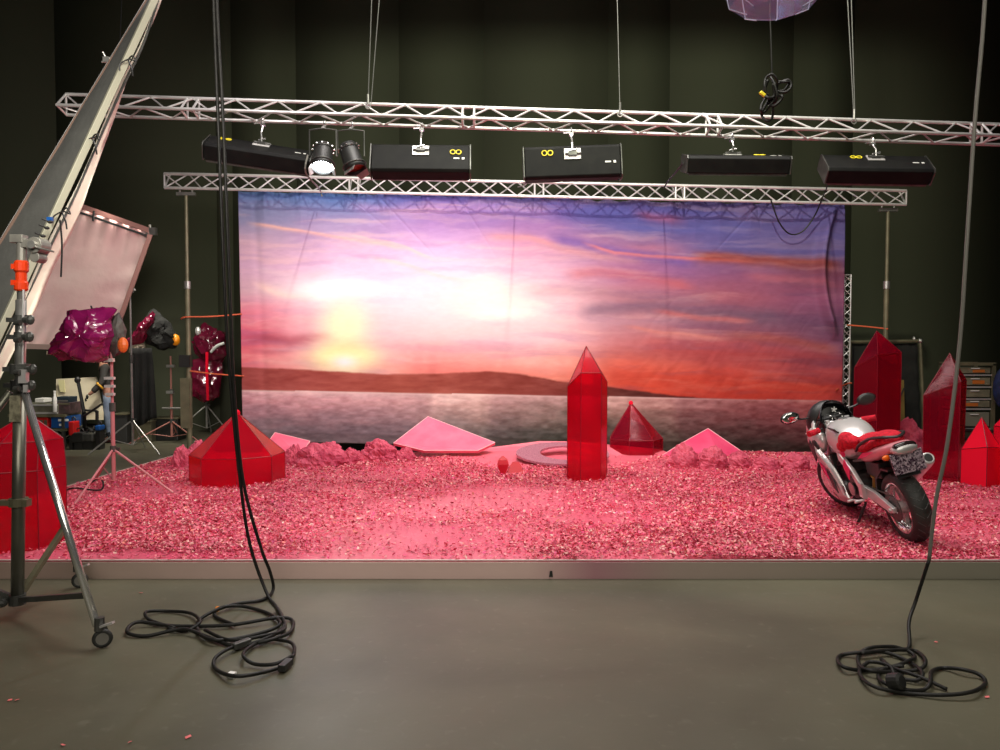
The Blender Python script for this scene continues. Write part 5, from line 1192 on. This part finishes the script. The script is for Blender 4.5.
    e = G(146, 437, 0); rr_ = empty('light_bag', e, 'small pale bag on the floor under the black cloth', 'bag'); MB().ell((0,0,.17), (.28,.15,.19), 14, 8).build('body', M['cream'], rr_, local=True, smooth=True); MB().tube(spline([(-.08,0,.33),(-.05,0,.42),(.05,0,.42),(.08,0,.33)], 4), .012, 6).build('handle', M['cream'], rr_, local=True)
clutter()

# ================================================================= PERSON at the back left
def skin_obj(name, joints, edges, radii, m, parent, sub=2, root=0):
    me = bpy.data.meshes.new(name); me.from_pydata(joints, edges, []); o = bpy.data.objects.new(name, me); C.objects.link(o); o.parent = parent
    me.materials.append(m); md = o.modifiers.new('skin', 'SKIN'); md.use_smooth_shade = True
    if not me.skin_vertices: bpy.context.view_layer.update()
    for i, rv in enumerate(radii):
        sv = me.skin_vertices[0].data[i]; sv.radius = (rv, rv) if not isinstance(rv, tuple) else rv; sv.use_root = (i == root)
    s_ = o.modifiers.new('sub', 'SUBSURF'); s_.levels = sub; s_.render_levels = sub; return o
def person():
    b = G(109, 442, 0)
    r = empty('person', b, 'person in pale jeans and dark jacket with yellow bands, standing behind the pinkish tripod', 'person', rot=(0,0,math.radians(-60)))
    sk = mat('skin', srgb(150,105,85), .6); jk = mat('dark_jacket', (.02,.018,.016,1), .8, 0, (.035,.03,.025,1), 8); jn = mat('pale_jeans', srgb(128,140,158), .8, 0, srgb(98,110,130), 8, .4, 20)
    # faces local -y ; x is side
    J = [(0,0,.98),(0,.0,1.10),(0,-.03,1.30),(0,-.07,1.44),(0,-.10,1.52),(0,-.13,1.60),(0,-.145,1.70),
         (.10,0,.93),(.11,-.02,.52),(.11,.03,.10),(.11,-.10,.045),(-.10,0,.93),(-.11,.02,.52),(-.11,.06,.10),(-.11,-.07,.045),
         (.18,-.06,1.42),(.24,-.10,1.16),(.23,-.28,.97),(.22,-.34,.92),(-.18,-.06,1.42),(-.25,-.05,1.14),(-.24,-.20,.93),(-.24,-.25,.88)]
    E = [(0,1),(1,2),(2,3),(3,4),(4,5),(5,6),(0,7),(7,8),(8,9),(9,10),(0,11),(11,12),(12,13),(13,14),(3,15),(15,16),(16,17),(17,18),(3,19),(19,20),(20,21),(21,22)]
    R = [(.14,.11),(.13,.10),(.15,.11),(.13,.09),.055,.085,.085,.095,.065,.045,.04,.095,.065,.045,.04,.06,.048,.035,.028,.06,.048,.035,.028]
    skin_obj('body', J, E, R, sk, r)
    # head details
    MB().ell((0,-.245,1.655), (.013,.02,.022), 8, 6).ell((.088,-.135,1.65), (.012,.02,.03), 8, 6).ell((-.088,-.135,1.65), (.012,.02,.03), 8, 6).build('nose_and_ears', sk, r, local=True, smooth=True)
    MB().ell((.032,-.222,1.68), (.013,.010,.008), 8, 6).ell((-.032,-.222,1.68), (.013,.010,.008), 8, 6).ell((0,-.226,1.612), (.028,.008,.007), 8, 6).build('eyes_and_mouth', M['black'], r, local=True)
    MB().ell((0,-.115,1.70), (.098,.112,.092), 16, 10).build('hair', M['black'], r, local=True, smooth=True)
    # clothes
    skin_obj('jeans', [J[0],J[7],J[8],(J[9][0],J[9][1],.09),J[11],J[12],(J[13][0],J[13][1],.09),(0,0,1.03)], [(0,1),(1,2),(2,3),(0,4),(4,5),(5,6),(0,7)], [(.155,.125),.108,.082,.068,.108,.082,.068,(.145,.115)], jn, r)
    skin_obj('jacket', [(0,0,1.0),J[1],J[2],J[3],J[15],J[16],J[17],J[19],J[20],J[21],(0,-.09,1.50)], [(0,1),(1,2),(2,3),(3,4),(4,5),(5,6),(3,7),(7,8),(8,9),(3,10)], [(.155,.125),(.155,.12),(.17,.125),(.15,.11),.078,.066,.055,.078,.066,.055,.075], jk, r)
    yl = mat('yellow_band', srgb(205,150,40), .6)
    MB().torus((.238,-.15,1.09), (0,-.7,-.6), .068, .022, 20, 6).torus((-.247,-.10,1.07), (0,-.55,-.75), .068, .022, 20, 6).build('yellow_band', yl, r, local=True)
    # gloved hands with five fingers
    for s, w_ in ((1, Vector((.22,-.34,.92))), (-1, Vector((-.24,-.25,.88)))):
        d = Vector((0,-.55,-.83)).normalized(); sd = Vector((1,0,0))
        h = MB().ell(w_+d*.035, (.042,.022,.048), 12, 8)
        for k in range(4):
            a = w_+d*.06+sd*(-.030+.020*k); ln = (.062,.075,.070,.055)[k]; h.tube([a, a+d*ln*.5, a+d*ln*.85+Vector((0,.018,-.006)), a+d*ln+Vector((0,.04,-.004))], [.011,.0105,.010,.007], 7)
        a = w_+d*.02-sd*s*.035; h.tube([a, a+d*.025-sd*s*.022, a+d*.055-sd*s*.026], [.013,.012,.009], 7)
        h.build('gloved_hand', M['black'], r, local=True, smooth=True)
    for s in (-1, 1): MB().ell((s*.11,-.035+(.03 if s < 0 else 0),.045), (.052,.13,.045), 14, 8).build('shoe', mat('red_brown_shoe', srgb(70,28,28), .6), r, local=True, smooth=True)
person()

# ================================================================= BACK RIGHT
def back_right():
    Y = 14.0
    r = empty('gate_frame', (P(885,400,Y).x, Y, 0), 'grey tube frame with black cloth behind the tall crystal right of the backdrop', 'frame')
    a, b_, c, d = P(850,342,Y), P(920,341,Y), P(925.5,424,Y), P(848,424,Y)
    c = Vector((c.x,Y,.02)); d = Vector((d.x,Y,.02))
    MB().tube([d,a], .03, 8).build('left_tube', M['grime'], r); MB().tube([a,b_], .03, 8).build('top_tube', M['grime'], r); MB().tube([b_,c], .03, 8).build('right_tube', M['grime'], r)
    MB().ell(b_, (.05,.05,.05), 8, 6).ell(P(914,339,Y), (.03,.03,.05), 8, 6).build('corner_joint', M['steel'], r)
    quadsheet(MB(), [a+Vector((.03,.05,-.04)), b_+Vector((-.03,.05,-.04)), c+Vector((-.03,.05,.02)), d+Vector((.03,.05,.02))], 20, 20, .03).build('black_cloth', M['duv'], r, smooth=True, solid=.005)
    e = MB().prism([P(893,379,13.7), P(904,380,13.7), P(906,424,13.7), P(893,424,13.7)], (0,.05,0)); zz = min(q.z for q in e.v)
    for q in e.v:
        if q.z < zz+.05: q.z = .01
    rr = empty('olive_panel', (P(900,400,13.7).x,13.7,0), 'narrow olive-yellow panel between the two tall dark crystals', 'panel')
    e.build('panel_face', mat('olive_yellow', srgb(128,108,52), .6, 0, srgb(110,92,46), 4), rr); MB().cyl(P(904,388,13.68), P(894,412,13.68), .01, 6).build('black_cord', M['black'], rr)
    # drawer cabinet
    Yc = 13.2; x0, x1 = P(957,400,Yc).x, P(993,400,Yc).x; zt = P(970,364,Yc).z
    r = empty('drawer_cabinet', ((x0+x1)/2, Yc+.25, 0), 'tall metal rack with clear plastic drawers at the right edge', 'cabinet')
    fm = MB()
    for x in (x0, x1):
        for y in (Yc, Yc+.5): fm.box((x,y,zt/2), (.05,.05,zt))
    fm.box(((x0+x1)/2,Yc,zt), (x1-x0+.05,.05,.05)).box(((x0+x1)/2,Yc+.5,zt), (x1-x0+.05,.05,.05)); fm.build('rack_frame', M['grime'], r)
    fr = mat('cloudy_plastic', srgb(135,130,108), .4, 0, srgb(110,106,88), 5)
    for k, (ya, yb) in enumerate(((367,374),(377,386),(389,398),(400,408),(411,428))):
        za, zb = P(970,ya,Yc).z, P(970,yb,Yc).z
        MB().box(((x0+x1)/2,Yc+.26,zb-.02), (x1-x0-.02,.5,.025)).build('shelf', M['alu'], r)
        dm = MB().box(((x0+x1)/2,Yc+.24,(za+zb)/2), (x1-x0-.08,.44,(za-zb)*.82)); dr = dm.build('drawer', fr if k != 4 else mat('pale_drawer', srgb(120,118,104), .5), r, bevel=.008)
        if k in (0,1,3): MB().box(((x0+x1)/2+(.06 if k != 3 else -.04),Yc+.012,(za+zb)/2-.01), (.20,.01,(za-zb)*.4)).build('orange_content', mat('orange_stuff', srgb(190,105,40), .6), dr)
        MB().box(((x0+x1)/2,Yc+.008,za-(za-zb)*.2), (.14,.02,.015)).build('handle', M['white'], dr)
    b2 = P(996,388,12.9); e = empty('blue_jacket', (b2.x+.1,12.9,0), 'dark blue jacket on a stand cut off by the right edge', 'jacket')
    MB().ell((b2.x+.12,12.9,b2.z), (.16,.12,.34), 14, 10).build('jacket_body', mat('navy_cloth', srgb(25,45,95), .8, 0, srgb(15,25,55), 8), e, smooth=True); MB().cyl((b2.x+.12,12.9,.02),(b2.x+.12,12.9,b2.z+.45), .02).build('stand_pole', M['dsteel'], e); MB().box((b2.x+.12,12.9,.02), (.4,.4,.03)).build('stand_foot', M['dsteel'], e)
    r = empty('low_rail', (P(975,440,12.7).x,12.7,0), 'black tubular rail in front of the drawer rack', 'rail')
    MB().tube([P(955,430,12.7),P(1010,432,12.7)], .03, 8).tube([P(955,438,12.7),P(1010,440,12.7)], .025, 8).build('rail', M['black'], r)
    for a in (960, 1004):
        p = P(a,430,12.7); MB().cyl((p.x,12.7,.0),(p.x,12.7,p.z), .025).build('post', M['black'], r)
back_right()

# loose petals on the bare floor
rr = random.Random(9); proto = None
pm = mat('loose_petal', srgb(225,110,110), .6)
for i, (a, b_) in enumerate(((63,745),(188,737),(987,697),(934,571),(946,573),(958,574),(878,568),(835,562),(936,642),(141,593),(10,700),(17,700),(130,742))):
    g = G(a, b_, .006) if b_ > 579 else None
    if g is None: continue
    if proto is None:
        proto = MB().add([(-.03,-.015,0),(.03,-.018,.004),(.034,.012,.012),(-.02,.02,.006)], [(0,1,2,3)]).build('fallen_petal', pm, solid=.002); o = proto
    else: o = proto.copy(); C.objects.link(o)
    o.location = g; o.rotation_euler = (0,0,rr.uniform(0,6)); s_ = rr.uniform(.28,.5); o.scale = (s_,s_,s_)
    side = 'left' if a < 300 else 'right'
    tag(o, 'single pink petal fallen on the grey floor, ' + {63:'near the lower left corner',188:'at the bottom edge left of centre',987:'beside the right cable coil',936:'above the right cable coil',141:'between the wheeled stand and the left coil',10:'leftmost in the lower left',17:'second in the lower left',130:'near the bottom edge'}[a], 'petal', 'petals fallen on the bare floor')
